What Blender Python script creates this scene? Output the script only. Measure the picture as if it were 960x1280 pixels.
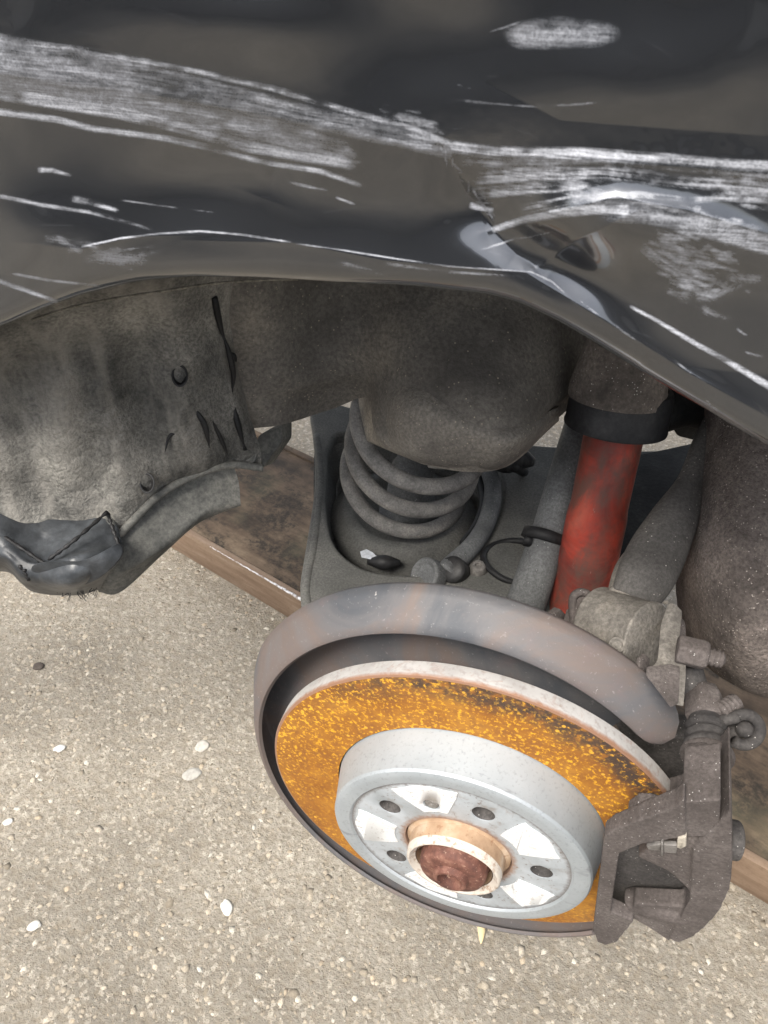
import bpy, bmesh, math, random
import numpy as np
from mathutils import Vector, Matrix
for o in list(bpy.data.objects): bpy.data.objects.remove(o)
SC = bpy.context.scene
COL = SC.collection
rng = np.random.default_rng(7); random.seed(7)

# ------------------------------------------------------------------ camera
PSI, PITCH, FPX = math.radians(17.7), math.radians(42), 967.0
F_ = np.array([-math.sin(PSI)*math.cos(PITCH), math.cos(PSI)*math.cos(PITCH), -math.sin(PITCH)])
R_ = np.array([math.cos(PSI), math.sin(PSI), 0.0])
D_ = -np.cross(R_, F_)
CAM = np.array([0, 0, .42]) - (.0599*R_ + .2202*D_ + .5628*F_)
cd = bpy.data.cameras.new('camera'); cam = bpy.data.objects.new('camera', cd); COL.objects.link(cam)
M = Matrix(((R_[0], -D_[0], -F_[0], CAM[0]), (R_[1], -D_[1], -F_[1], CAM[1]), (R_[2], -D_[2], -F_[2], CAM[2]), (0, 0, 0, 1)))
cam.matrix_world = M
cd.sensor_fit = 'VERTICAL'; cd.sensor_height = 24; cd.sensor_width = 18
cd.lens = FPX/1280*24
cd.clip_start = .01; cd.clip_end = 500
cd.dof.use_dof = True; cd.dof.focus_distance = .58; cd.dof.aperture_fstop = 20
SC.camera = cam

# ------------------------------------------------------------------ daylight
world = bpy.data.worlds.new('World'); SC.world = world; world.use_nodes = True
wn = world.node_tree.nodes; wn.clear()
sky = wn.new('ShaderNodeTexSky'); sky.sky_type = 'NISHITA'; sky.sun_disc = False
SUN_EL, SUN_AZ = math.radians(58), math.radians(200)      # azimuth: from +Y, clockwise
sky.sun_elevation = SUN_EL; sky.sun_rotation = SUN_AZ
sky.air_density = 1.0; sky.dust_density = 4.0; sky.ozone_density = 1.0
bg = wn.new('ShaderNodeBackground'); bg.inputs[1].default_value = .11
wo = wn.new('ShaderNodeOutputWorld')
hs = wn.new('ShaderNodeHueSaturation'); hs.inputs['Saturation'].default_value = .35; world.node_tree.links.new(sky.outputs[0], hs.inputs['Color']); world.node_tree.links.new(hs.outputs[0], bg.inputs[0]); world.node_tree.links.new(bg.outputs[0], wo.inputs[0])
ld = bpy.data.lights.new('sun', 'SUN'); ld.energy = 1.5; ld.angle = math.radians(24); ld.color = (1, .94, .84)
sun = bpy.data.objects.new('sun', ld); COL.objects.link(sun)
sdir = Vector((math.sin(SUN_AZ)*math.cos(SUN_EL), math.cos(SUN_AZ)*math.cos(SUN_EL), math.sin(SUN_EL)))
sun.rotation_euler = sdir.to_track_quat('Z', 'Y').to_euler(); sun.location = (0, -3, 5)
SC.view_settings.view_transform = 'Standard'; SC.view_settings.look = 'None'
SC.view_settings.exposure = 1.45; SC.view_settings.gamma = 1

# ------------------------------------------------------------------ measuring helpers (survey of the place from the photo station)
def ray(x, y): return F_ + (x-480)/FPX*R_ + (y-640)/FPX*D_
def W(x, y, t): return CAM + t*ray(x, y)
def Wz(x, y, z): r = ray(x, y); return CAM + (z-CAM[2])/r[2]*r
def Wy(x, y, Y): r = ray(x, y); return CAM + (Y-CAM[1])/r[1]*r

# ------------------------------------------------------------------ scene objects
def link(o, parent=None):
    COL.objects.link(o)
    if parent is not None: o.parent = parent
    return o
def tag(o, label=None, cat=None, group=None, kind=None):
    if label: o['label'] = label
    if cat: o['category'] = cat
    if group: o['group'] = group
    if kind: o['kind'] = kind
    return o
def mesh_obj(name, verts, faces, mat, parent=None, smooth=True):
    me = bpy.data.meshes.new(name); me.from_pydata([tuple(map(float, v)) for v in verts], [], faces); me.update()
    if mat: me.materials.append(mat)
    if smooth: me.shade_smooth()
    return link(bpy.data.objects.new(name, me), parent)
def bm_obj(name, bm, mat, parent=None, smooth=True):
    bmesh.ops.recalc_face_normals(bm, faces=bm.faces)
    me = bpy.data.meshes.new(name); bm.to_mesh(me); bm.free()
    if mat: me.materials.append(mat)
    if smooth: me.shade_smooth()
    return link(bpy.data.objects.new(name, me), parent)
def apply(o):
    dg = bpy.context.evaluated_depsgraph_get(); dg.update()
    me = bpy.data.meshes.new_from_object(o.evaluated_get(dg), preserve_all_data_layers=True, depsgraph=dg)
    o.modifiers.clear(); o.data = me; return o
def autosmooth(o, ang=35):
    me = o.data; me.shade_smooth()
    bm = bmesh.new(); bm.from_mesh(me)
    for e in bm.edges:
        if len(e.link_faces) == 2 and e.calc_face_angle(0) > math.radians(ang): e.smooth = False
    bm.to_mesh(me); bm.free(); return o

# ------------------------------------------------------------------ shape helpers
def basis(axis):
    n = Vector(axis).normalized(); a = n.orthogonal().normalized()
    if abs(n.z) < .95: a = n.cross(Vector((0, 0, 1))).normalized()
    return n, a, n.cross(a)
def lathe(bm, c, axis, prof, seg=48, a0=0, a1=2*math.pi, oval=1.0):
    n, a, b = basis(axis); c = Vector(c); full = abs(a1-a0) > 6.28
    m = seg if full else seg+1
    rows = []
    for off, r in prof:
        off, r = float(off), float(r)
        if r < 1e-6: rows.append([bm.verts.new(c+n*off)]*m)
        else: rows.append([bm.verts.new(c+n*off+(a*math.cos(a0+(a1-a0)*k/seg)+b*oval*math.sin(a0+(a1-a0)*k/seg))*r) for k in range(m)])
    for i in range(len(rows)-1):
        for k in range(m if full else m-1):
            l = (k+1) % m; q = [rows[i][k], rows[i][l], rows[i+1][l], rows[i+1][k]]
            q = [v for j, v in enumerate(q) if v not in q[:j]]
            if len(q) > 2:
                try: bm.faces.new(q)
                except ValueError: pass
def spline(P, n):
    P = np.array(P, float); N = len(P); out = []
    ext = np.vstack([2*P[0]-P[1], P, 2*P[-1]-P[-2]])
    for u in np.linspace(0, N-1, n):
        i = min(int(u), N-2); t = u-i; p0, p1, p2, p3 = ext[i:i+4]
        out.append(.5*((2*p1)+(-p0+p2)*t+(2*p0-5*p1+4*p2-p3)*t*t+(-p0+3*p1-3*p2+p3)*t**3))
    return np.array(out)
def tube(bm, pts, rad, seg=16, caps=True, flat=1.0, fdir=None):
    pts = [Vector(p) for p in pts]; n = len(pts)
    rad = [float(rad)]*n if np.isscalar(rad) else [float(q) for q in rad]
    T = [(pts[min(i+1, n-1)]-pts[max(i-1, 0)]).normalized() for i in range(n)]
    a = (Vector(fdir)-T[0]*T[0].dot(Vector(fdir))).normalized() if fdir is not None else T[0].orthogonal().normalized()
    rows = []
    for i in range(n):
        a = (a-T[i]*a.dot(T[i])).normalized(); b = T[i].cross(a)
        rows.append([bm.verts.new(pts[i]+rad[i]*(a*flat*math.cos(2*math.pi*k/seg)+b*math.sin(2*math.pi*k/seg))) for k in range(seg)])
    for i in range(n-1):
        for k in range(seg):
            l = (k+1) % seg; bm.faces.new([rows[i][k], rows[i][l], rows[i+1][l], rows[i+1][k]])
    if caps:
        for r, p, s in ((rows[0], pts[0], 1), (rows[-1], pts[-1], -1)):
            c = bm.verts.new(p)
            for k in range(seg): bm.faces.new([r[k], r[(k+1) % seg], c])
def stube(bm, ctrl, n=30, seg=16, **k):           # ctrl: (point, radius)
    P = spline([list(p)+[r] for p, r in ctrl], n); tube(bm, P[:, :3], P[:, 3], seg, **k)
def prism(bm, poly, vec):
    v1 = [bm.verts.new(tuple(p)) for p in poly]; v2 = [bm.verts.new(tuple(np.array(p)+np.array(vec))) for p in poly]
    n = len(poly); f1 = bm.faces.new(v1); f2 = bm.faces.new(v2[::-1])
    for i in range(n): bm.faces.new([v1[(i+1) % n], v1[i], v2[i], v2[(i+1) % n]])
    bmesh.ops.triangulate(bm, faces=[f1, f2])
def box(bm, c, s, rot=None):
    m = Matrix.Translation(c) @ (rot.to_4x4() if rot else Matrix.Identity(4)) @ Matrix.Diagonal((*s, 1))
    return bmesh.ops.create_cube(bm, size=1, matrix=m)
def ball(bm, c, r, s=(1, 1, 1)):
    bmesh.ops.create_icosphere(bm, subdivisions=3, radius=r, matrix=Matrix.Translation(c) @ Matrix.Diagonal((*s, 1)))
def round_poly(P, n=3, r=.3):
    P = [np.array(p, float) for p in P]; out = []
    for i in range(len(P)):
        a, b, c = P[i-1], P[i], P[(i+1) % len(P)]
        A = b+(a-b)*r; C_ = b+(c-b)*r
        for t in np.linspace(0, 1, n): out.append((1-t)**2*A+2*t*(1-t)*b+t*t*C_)
    return out
def slab_y(bm, px, Y, th, rnd=0):                  # outline in the plane y = Y, thickness th inboard
    P = [Wy(x, y, Y) for x, y in px]
    if rnd: P = round_poly(P, 4, rnd)
    prism(bm, P, (0, th, 0))
def organic(name, bm, voxel, mat, parent, sm=6, label=None):     # cast metal: everything fused to one rounded skin
    o = bm_obj(name, bm, mat, parent)
    m = o.modifiers.new('r', 'REMESH'); m.mode = 'VOXEL'; m.voxel_size = voxel; m.use_smooth_shade = True
    s = o.modifiers.new('s', 'SMOOTH'); s.iterations = sm; s.factor = .5
    apply(o); o.data.shade_smooth()
    if label: o['label'] = label
    return o
def bevelled(name, bm, mat, parent, w=.0008, seg=2, ang=30, smooth=40):
    bmesh.ops.remove_doubles(bm, verts=bm.verts, dist=1e-6)
    o = bm_obj(name, bm, mat, parent)
    b = o.modifiers.new('b', 'BEVEL'); b.width = w; b.segments = seg; b.limit_method = 'ANGLE'; b.angle_limit = math.radians(ang)
    apply(o); return autosmooth(o, smooth)
def patch(name, rows, mat, parent, nu=90, nv=60, thick=.003, bump=0, bfreq=30, rough_fn=None):
    G = np.array([spline(r, nu) for r in rows])                      # rows x nu x 3
    S = np.array([spline(G[:, j], nv) for j in range(nu)])           # nu x nv x 3
    if rough_fn is not None: S = rough_fn(S)
    V = S.reshape(-1, 3); f = [(i*nv+j, (i+1)*nv+j, (i+1)*nv+j+1, i*nv+j+1) for i in range(nu-1) for j in range(nv-1)]
    o = mesh_obj(name, V, f, mat, parent)
    if thick:
        s = o.modifiers.new('s', 'SOLIDIFY'); s.thickness = thick; s.offset = 0; apply(o); autosmooth(o, 50)
    return o
def vnoise(P, f, seed=0):                                            # smooth value noise, -1..1
    P = np.asarray(P)*f+seed*17.31; i = np.floor(P).astype(np.int64); t = P-i; t = t*t*(3-2*t); out = 0
    def h(a):
        n = (a[..., 0]*73856093) ^ (a[..., 1]*19349663) ^ ((a[..., 2] if a.shape[-1] > 2 else 0)*83492791) ^ (seed*7919)
        n = (n ^ (n >> 13))*1274126177 & 0x7fffffff; n = (n ^ (n >> 16))*668265263 & 0x7fffffff
        return (n % 100003)/50001.5-1
    k = P.shape[-1]
    for c in range(2**k):
        b = np.array([(c >> j) & 1 for j in range(k)]); w = np.prod(np.where(b == 1, t, 1-t), axis=-1); out = out+w*h(i+b)
    return out
def fbm(P, f, o=4, seed=0): return sum(vnoise(P, f*2**k, seed+k)/2**k for k in range(o))/1.8

# ------------------------------------------------------------------ materials
class NT:
    def __init__(s, name):
        s.m = bpy.data.materials.new(name); s.m.use_nodes = True; s.t = s.m.node_tree; s.n = s.t.nodes; s.b = s.n['Principled BSDF']
        s.co = s.n.new('ShaderNodeTexCoord').outputs['Object']
    def set(s, **k):
        for a, v in k.items(): s.put(a.replace('_', ' '), v)
        return s
    def put(s, key, v):
        i = s.b.inputs[key]
        if hasattr(v, 'links'): s.t.links.new(v, i)
        else: i.default_value = (*v, 1) if isinstance(v, tuple) and len(v) == 3 else v
    def L(s, a, b): s.t.links.new(a, b)
    def mp(s, scale=(1, 1, 1), rot=(0, 0, 0), loc=(0, 0, 0), co=None):
        q = s.n.new('ShaderNodeMapping'); q.inputs['Scale'].default_value = scale; q.inputs['Rotation'].default_value = rot; q.inputs['Location'].default_value = loc
        s.L(co or s.co, q.inputs[0]); return q.outputs[0]
    def noise(s, sc, det=4, ro=.55, dist=0, co=None):
        q = s.n.new('ShaderNodeTexNoise'); q.inputs['Scale'].default_value = sc; q.inputs['Detail'].default_value = det; q.inputs['Roughness'].default_value = ro; q.inputs['Distortion'].default_value = dist
        s.L(co or s.co, q.inputs['Vector']); return q.outputs['Fac']
    def vor(s, sc, feat='F1', out='Distance', co=None, rnd=1):
        q = s.n.new('ShaderNodeTexVoronoi'); q.feature = feat; q.inputs['Scale'].default_value = sc; q.inputs['Randomness'].default_value = rnd
        s.L(co or s.co, q.inputs['Vector']); return q.outputs[out]
    def ramp(s, fac, stops, interp='LINEAR'):
        q = s.n.new('ShaderNodeValToRGB'); q.color_ramp.interpolation = interp; e = q.color_ramp.elements
        while len(e) < len(stops): e.new(.5)
        for el, (p, c) in zip(e, stops): el.position = p; el.color = (c, c, c, 1) if np.isscalar(c) else (*c, 1)
        s.L(fac, q.inputs[0]); return q.outputs[0]
    def mix(s, fac, a, b, mode='MIX'):
        q = s.n.new('ShaderNodeMix'); q.data_type = 'RGBA'; q.blend_type = mode
        for i, v in ((0, fac), (6, a), (7, b)):
            if hasattr(v, 'links'): s.L(v, q.inputs[i])
            else: q.inputs[i].default_value = v if i == 0 else (*v, 1)
        return q.outputs[2]
    def math(s, op, a, b=0.0, clamp=False):
        q = s.n.new('ShaderNodeMath'); q.operation = op; q.use_clamp = clamp
        for i, v in ((0, a), (1, b)):
            if hasattr(v, 'links'): s.L(v, q.inputs[i])
            else: q.inputs[i].default_value = v
        return q.outputs[0]
    def attr(s, name, out='Fac'):
        q = s.n.new('ShaderNodeAttribute'); q.attribute_name = name; return q.outputs[out]
    def bump(s, h, strength=.4, dist=.001):
        q = s.n.new('ShaderNodeBump'); q.inputs['Strength'].default_value = strength; q.inputs['Distance'].default_value = dist
        s.L(h, q.inputs['Height']); s.L(q.outputs[0], s.b.inputs['Normal']); return s
def grimy(name, dark, mid, light, sc=18, rough=.75, metal=0, bump=.5, bsc=260, speck=None, streak=None, spec=.3):
    """base colour broken up by dirt: big patches, fine grain, optional light specks"""
    k = NT(name); a = k.noise(sc, 6, .62); g = k.noise(bsc, 4, .7)
    c = k.ramp(a, [(.3, dark), (.5, mid), (.72, light)])
    c = k.mix(k.ramp(g, [(.38, 0.0), (.62, .55)]), c, tuple(np.array(dark)*.6))
    if streak:
        st = k.noise(30, 5, .6, co=k.mp(streak[0])); c = k.mix(k.ramp(st, [(.5, 0.0), (.7, .7)]), c, streak[1])
    if speck:
        v = k.vor(speck[0]); q = k.noise(speck[0]*.35, 2)
        m = k.math('MULTIPLY', k.ramp(v, [(speck[2], 1.0), (speck[2]+.06, 0.0)]), k.ramp(q, [(.5, 0.0), (.58, 1.0)])); c = k.mix(m, c, speck[1])
    k.set(Base_Color=c, Metallic=metal, Roughness=k.ramp(a, [(.3, min(1, rough+.12)), (.7, rough-.1)])); k.put('Specular IOR Level', spec)
    h = k.math('ADD', g, k.math('MULTIPLY', k.noise(bsc*.25, 4), 1.4)); k.bump(h, bump, .0012)
    return k.m

M_cast = grimy('cast_iron_dusty', (.078, .067, .062), (.128, .110, .103), (.185, .163, .154), 26, .8, .25, .35, 500, speck=(420, (.5, .48, .46), .10))
M_cast_dark = grimy('cast_iron_dark', (.045, .042, .042), (.08, .074, .07), (.13, .12, .115), 30, .75, .2, .35, 420, speck=(330, (.4, .38, .36), .1))
M_cast_tan = grimy('knuckle_metal', (.10, .09, .08), (.2, .185, .165), (.32, .29, .25), 40, .75, .2, .5, 350)
M_arm = grimy('arm_steel_grey', (.06, .056, .053), (.105, .099, .093), (.17, .158, .145), 20, .8, .1, .3, 480, speck=(300, (.45, .42, .38), .1))
M_under = grimy('underseal', (.085, .078, .070), (.17, .156, .137), (.32, .285, .235), 9, .85, 0, .55, 330, speck=(260, (.3, .26, .2), .12))
M_dome = grimy('underseal_dusty', (.11, .10, .09), (.21, .193, .168), (.36, .325, .27), 16, .85, 0, .6, 420, speck=(360, (.36, .31, .24), .14))
M_felt = grimy('wheel_liner_felt', (.06, .06, .056), (.20, .193, .176), (.46, .44, .39), 14, .95, 0, 1.0, 420, streak=((.9, .9, .16), (.34, .32, .285)), spec=.15)
M_flap = grimy('plastic_flap_dusty', (.06, .062, .06), (.15, .148, .135), (.27, .26, .225), 22, .7, 0, .2, 300)
M_broken = grimy('broken_plastic', (.020, .022, .025), (.045, .05, .056), (.10, .108, .118), 24, .42, 0, .3, 120, spec=.5)
M_rfelt = grimy('felt_brown', (.07, .06, .055), (.17, .145, .13), (.32, .27, .24), 22, .95, 0, 1.2, 420, speck=(430, (.42, .37, .33), .17), spec=.15)
M_black = grimy('black_rubber', (.010, .010, .011), (.018, .018, .019), (.035, .034, .034), 30, .55, 0, .12, 300)
M_pan = grimy('pan_steel_dusty', (.075, .075, .071), (.13, .129, .121), (.21, .203, .185), 12, .75, .1, .25, 500, speck=(420, (.22, .21, .19), .1))
M_rod = grimy('rod_grey', (.08, .082, .083), (.14, .143, .145), (.2, .205, .205), 22, .7, .1, .25, 500, speck=(350, (.4, .4, .38), .08))
M_spring = grimy('spring_coating', (.12, .116, .11), (.21, .202, .19), (.31, .292, .265), 50, .8, 0, .35, 600)
M_cup = grimy('top_mount_dusty', (.07, .06, .052), (.16, .135, .115), (.27, .23, .195), 34, .8, 0, .3, 400, speck=(420, (.6, .57, .52), .13))
M_subframe = grimy('subframe_black', (.010, .010, .010), (.020, .020, .020), (.045, .044, .04), 14, .75, .0, .3, 300)
M_white = grimy('torn_label', (.5, .52, .55), (.62, .65, .7), (.75, .78, .82), 80, .6, 0, .1, 300)
M_zinc = grimy('bolt_grey', (.16, .15, .14), (.25, .235, .22), (.34, .32, .30), 60, .6, .4, .25, 400)
M_dust = grimy('dried_dirt', (.12, .11, .09), (.26, .24, .20), (.40, .37, .31), 120, .9, 0, .3, 500)
M_beige = grimy('pad_clip_beige', (.4, .36, .3), (.55, .5, .42), (.62, .58, .5), 60, .6, 0, .1, 300)

def mat_red():
    k = NT('red_damper_paint'); a = k.noise(14, 5, .6, 1.2); g = k.noise(240, 3)
    c = k.ramp(a, [(.28, (.045, .012, .010)), (.42, (.16, .022, .014)), (.55, (.34, .040, .022)), (.72, (.46, .11, .07))])
    c = k.mix(k.ramp(g, [(.45, 0.0), (.75, .35)]), c, (.12, .06, .05)); d = k.noise(38, 6, .7, co=k.mp((1, 1, .35))); c = k.mix(k.ramp(d, [(.46, 0.0), (.62, .8)]), c, (.09, .058, .045))
    sc = k.ramp(k.noise(120, 4, .7, co=k.mp((1, 1, .2))), [(.66, 0.0), (.70, .6)]); c = k.mix(sc, c, (.35, .2, .16))
    k.set(Base_Color=c, Roughness=k.ramp(a, [(.3, .7), (.7, .45)])); k.bump(g, .15, .0006); return k.m
M_red = mat_red()

ROT_N = np.array([0, .99966, -.026]); HUB = np.array([0, 0, .42])
def radial(k):      # distance from the hub axis, metres
    q = k.n.new('ShaderNodeSeparateXYZ'); k.L(k.co, q.inputs[0])
    z = k.math('SUBTRACT', q.outputs[2], .42); x = q.outputs[0]
    z = k.math('ADD', z, k.math('MULTIPLY', q.outputs[1], .026))
    return k.math('SQRT', k.math('ADD', k.math('MULTIPLY', x, x), k.math('MULTIPLY', z, z))), x, z
def mat_rust_face():
    k = NT('rotor_face_rust'); r, x, z = radial(k)
    a = k.noise(26, 6, .65); f1 = k.noise(330, 4, .65); f2 = k.noise(130, 4, .6)
    base = k.ramp(k.math('ADD', k.math('MULTIPLY', a, .7), k.math('MULTIPLY', k.noise(7, 3), .3)), [(.36, (.23, .088, .018)), (.5, (.33, .135, .022)), (.62, (.44, .205, .032))])
    base = k.mix(k.ramp(f2, [(.36, .6), (.54, 0.0)]), base, (.24, .10, .03))
    topz = k.ramp(k.math('ADD', k.math('MULTIPLY', z, 5.0), k.math('ADD', .35, k.math('MULTIPLY', k.noise(12, 3), .35))), [(.3, .25), (.8, 1.0)])
    base = k.mix(k.math('MULTIPLY', k.ramp(f1, [(.52, 0.0), (.64, .9)]), topz), base, (.82, .42, .03))
    wr = k.n.new('ShaderNodeCombineXYZ'); k.L(k.math('MULTIPLY', r, 1.0), wr.inputs[0]); base = k.mix(k.ramp(k.noise(420, 3, .6, co=wr.outputs[0]), [(.45, 0.0), (.7, .35)]), base, (.22, .09, .03))
    # bare dark steel freckles, strongest on the outer rear-upper zone
    v = k.vor(250, 'SMOOTH_F1', co=k.mp((1, 1, 1))); dots = k.ramp(k.math('ADD', v, k.math('MULTIPLY', k.noise(500, 2), .5)), [(.60, 0.0), (.72, 1.0)])
    outer = k.ramp(k.math('ADD', k.math('MULTIPLY', k.math('SUBTRACT', r, .112), 26), k.math('MULTIPLY', k.noise(30, 4), .5)), [(.62, 0.0), (1.15 if False else 1.0, 1.0)])
    up = k.ramp(k.math('ADD', k.math('MULTIPLY', k.math('ADD', x, k.math('MULTIPLY', z, 1.1)), 3.0), .42), [(.35, .12), (.75, 1.0)])
    msk = k.math('MULTIPLY', k.math('MULTIPLY', dots, outer), up)
    dark = k.math('MULTIPLY', k.math('MULTIPLY', k.ramp(f2, [(.42, 0.0), (.56, .9)]), outer), up)
    base = k.mix(dark, base, (.055, .038, .030)); base = k.mix(k.math('MULTIPLY', k.math('MULTIPLY', k.ramp(f1, [(.54, 0.0), (.63, .95)]), topz), outer), base, (.80, .42, .04))
    base = k.mix(k.math('MULTIPLY', msk, .55), base, (.075, .052, .042))
    zone = k.math('MULTIPLY', outer, k.ramp(k.math('ADD', k.math('MULTIPLY', k.math('ADD', x, k.math('MULTIPLY', z, .5)), 4.0), .30), [(.35, 0.0), (.85, 1.0)]))
    fr = k.ramp(k.noise(210, 3, .6), [(.46, 0.0), (.54, 1.0)]); base = k.mix(k.math('MULTIPLY', k.math('MULTIPLY', zone, fr), .85), base, (.06, .042, .034))
    lum = k.ramp(k.vor(150, 'F1'), [(.16, 1.0), (.24, 0.0)]); lm = k.math('MULTIPLY', lum, k.ramp(k.noise(70, 2), [(.5, 0.0), (.6, 1.0)])); base = k.mix(k.math('MULTIPLY', lm, .8), base, (.80, .42, .05))
    k.set(Base_Color=base, Roughness=.78); k.put('Specular IOR Level', .25)
    k.bump(k.math('ADD', f1, k.math('MULTIPLY', f2, .8)), .45, .0007); return k.m
def mat_rim():
    k = NT('rotor_rim'); a = k.noise(22, 5, .6); b = k.noise(90, 4, .6, 1.5)
    c = k.ramp(a, [(.3, (.30, .285, .27)), (.6, (.44, .425, .41))]); c = k.mix(k.ramp(b, [(.56, 0.0), (.66, .4)]), c, (.30, .19, .14)); c = k.mix(k.ramp(k.noise(300, 3), [(.5, 0.0), (.7, .4)]), c, (.2, .16, .14))
    r, x, z = radial(k); q = k.n.new('ShaderNodeSeparateXYZ'); k.L(k.co, q.inputs[0]); off = k.math('SUBTRACT', q.outputs[1], k.math('MULTIPLY', k.math('SUBTRACT', q.outputs[2], .42), .026))
    e = k.ramp(k.math('ADD', k.math('MULTIPLY', off, 120), k.math('MULTIPLY', b, .5)), [(.35, 1.0), (.62, 0.0)]); c = k.mix(e, c, (.27, .15, .095))
    k.set(Base_Color=c, Roughness=.62, Metallic=.15); k.bump(b, .25, .0006); return k.m
def mat_hat():
    k = NT('hat_zinc_coat'); a = k.noise(18, 5, .6); g = k.noise(420, 3, .6); s = k.noise(60, 4, .6, co=k.mp((.25, 2, 1)))
    c = k.ramp(a, [(.3, (.33, .36, .38)), (.7, (.43, .46, .48))]); c = k.mix(k.ramp(g, [(.55, 0.0), (.75, .5)]), c, (.2, .21, .22))
    c = k.mix(k.ramp(s, [(.64, 0.0), (.72, .5)]), c, (.14, .14, .15))
    k.set(Base_Color=c, Roughness=.5, Metallic=.35); k.bump(g, .12, .0004); return k.m
def mat_hatface():
    k = NT('hat_face'); r, x, z = radial(k); a = k.noise(40, 5, .6); g = k.noise(260, 4, .7)
    c = k.ramp(a, [(.3, (.34, .37, .39)), (.7, (.50, .53, .56))]); c = k.mix(k.ramp(g, [(.6, 0.0), (.68, .8)]), c, (.16, .12, .10))
    c = k.mix(k.ramp(k.noise(75, 5, .7), [(.56, 0.0), (.66, .55)]), c, (.26, .22, .19)); edge = k.ramp(k.math('ADD', k.math('MULTIPLY', k.math('SUBTRACT', r, .070), 90), k.math('MULTIPLY', g, .6)), [(.72, 0.0), (1.0, .75)]); c = k.mix(edge, c, (.15, .13, .12))
    inn = k.ramp(k.math('ADD', k.math('MULTIPLY', k.math('SUBTRACT', .046, r), 90), k.math('MULTIPLY', g, .8)), [(.65, 0.0), (1.0, .75)]); c = k.mix(inn, c, (.30, .16, .09))
    k.set(Base_Color=c, Roughness=.5, Metallic=.25); k.bump(g, .2, .0004); return k.m
def mat_pad():
    k = NT('contact_pad_white'); g = k.noise(330, 4, .75); b = k.noise(50, 4, .6, co=k.mp((1, 1, 3)))
    c = k.mix(k.ramp(g, [(.57, 0.0), (.66, .8)]), (.72, .73, .73), (.32, .28, .25)); c = k.mix(k.ramp(b, [(.62, 0.0), (.7, .5)]), c, (.45, .40, .36))
    k.set(Base_Color=c, Roughness=.45, Metallic=.1); k.bump(g, .15, .0004); return k.m
def mat_hub():
    k = NT('hub_ring_tan'); a = k.noise(50, 5, .6); g = k.noise(240, 4, .7)
    c = k.ramp(a, [(.3, (.24, .15, .09)), (.55, (.38, .26, .165)), (.75, (.52, .41, .31))]); c = k.mix(k.ramp(g, [(.58, 0.0), (.68, .7)]), c, (.24, .13, .07))
    k.set(Base_Color=c, Roughness=.7); k.bump(g, .3, .0006); return k.m
def mat_hublip():
    k = NT('hub_lip_chalky'); g = k.noise(240, 4, .7); c = k.mix(k.ramp(g, [(.52, 0.0), (.66, .8)]), (.52, .47, .41), (.26, .16, .10)); k.set(Base_Color=c, Roughness=.7); k.bump(g, .3, .0006); return k.m
def mat_bolt():
    k = NT('axle_bolt_rust'); a = k.noise(110, 5, .65); g = k.noise(420, 4, .7)
    c = k.ramp(a, [(.3, (.06, .024, .018)), (.5, (.13, .052, .036)), (.7, (.24, .12, .085))]); c = k.mix(k.ramp(g, [(.6, 0.0), (.7, .6)]), c, (.45, .30, .22))
    k.set(Base_Color=c, Roughness=.75); k.bump(g, .3, .0006); return k.m
def mat_shield():
    k = NT('dust_shield_oxide'); a = k.noise(9, 5, .6, 1); g = k.noise(380, 4, .6); b = k.noise(60, 4, .6)
    c = k.ramp(a, [(.34, (.075, .080, .090)), (.46, (.120, .116, .120)), (.57, (.150, .120, .108)), (.7, (.145, .134, .134))])
    c = k.mix(k.ramp(b, [(.55, 0.0), (.75, .4)]), c, (.16, .12, .12)); c = k.mix(k.ramp(g, [(.62, 0.0), (.75, .4)]), c, (.36, .34, .33))
    w = k.ramp(k.noise(75, 5, .7, 2), [(.70, 0.0), (.74, .8)]); c = k.mix(w, c, (.5, .47, .45))
    k.set(Base_Color=c, Roughness=.62, Metallic=.2); k.bump(k.math('ADD', g, b), .25, .0007); return k.m
def mat_beam():
    k = NT('beam_rust'); st = k.math('ADD', k.math('MULTIPLY', k.noise(5, 6, .7, 0, co=k.mp((1, 5, 5))), .55), k.math('MULTIPLY', k.noise(13, 6, .7), .45)); g = k.noise(120, 5, .75); b = k.noise(11, 6, .7, co=k.mp((1, 2, 2)))
    c = k.ramp(st, [(.36, (.032, .024, .017)), (.48, (.088, .062, .042)), (.58, (.150, .108, .072)), (.68, (.22, .168, .115))])
    c = k.mix(k.math('MULTIPLY', k.ramp(b, [(.44, 0.0), (.58, .9)]), k.ramp(g, [(.38, 0.2), (.56, 1.0)])), c, (.022, .019, .015))
    c = k.mix(k.ramp(k.noise(5, 4), [(.55, 0.0), (.75, .4)]), c, (.23, .21, .13))
    k.set(Base_Color=c, Roughness=.72); k.put('Specular IOR Level', .3); k.bump(k.math('ADD', g, k.math('MULTIPLY', st, 1)), .4, .0012); return k.m
def mat_beamside():
    k = NT('beam_side'); st = k.noise(9, 6, .65, .6, co=k.mp((1, 6, 9), (0, 0, .33))); g = k.noise(200, 4, .7)
    c = k.ramp(st, [(.3, (.155, .10, .064)), (.55, (.23, .16, .108)), (.75, (.30, .235, .175))]); c = k.mix(k.ramp(g, [(.5, 0.0), (.7, .5)]), c, (.13, .08, .05))
    k.set(Base_Color=c, Roughness=.72); k.bump(g, .2, .0008); return k.m
def mat_pale_edge():
    k = NT('pale_edge'); g = k.noise(160, 4, .7); k.set(Base_Color=k.ramp(g, [(.42, (.3, .24, .2)), (.52, (.8, .8, .8))]), Roughness=.5, Metallic=.3); return k.m
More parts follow.
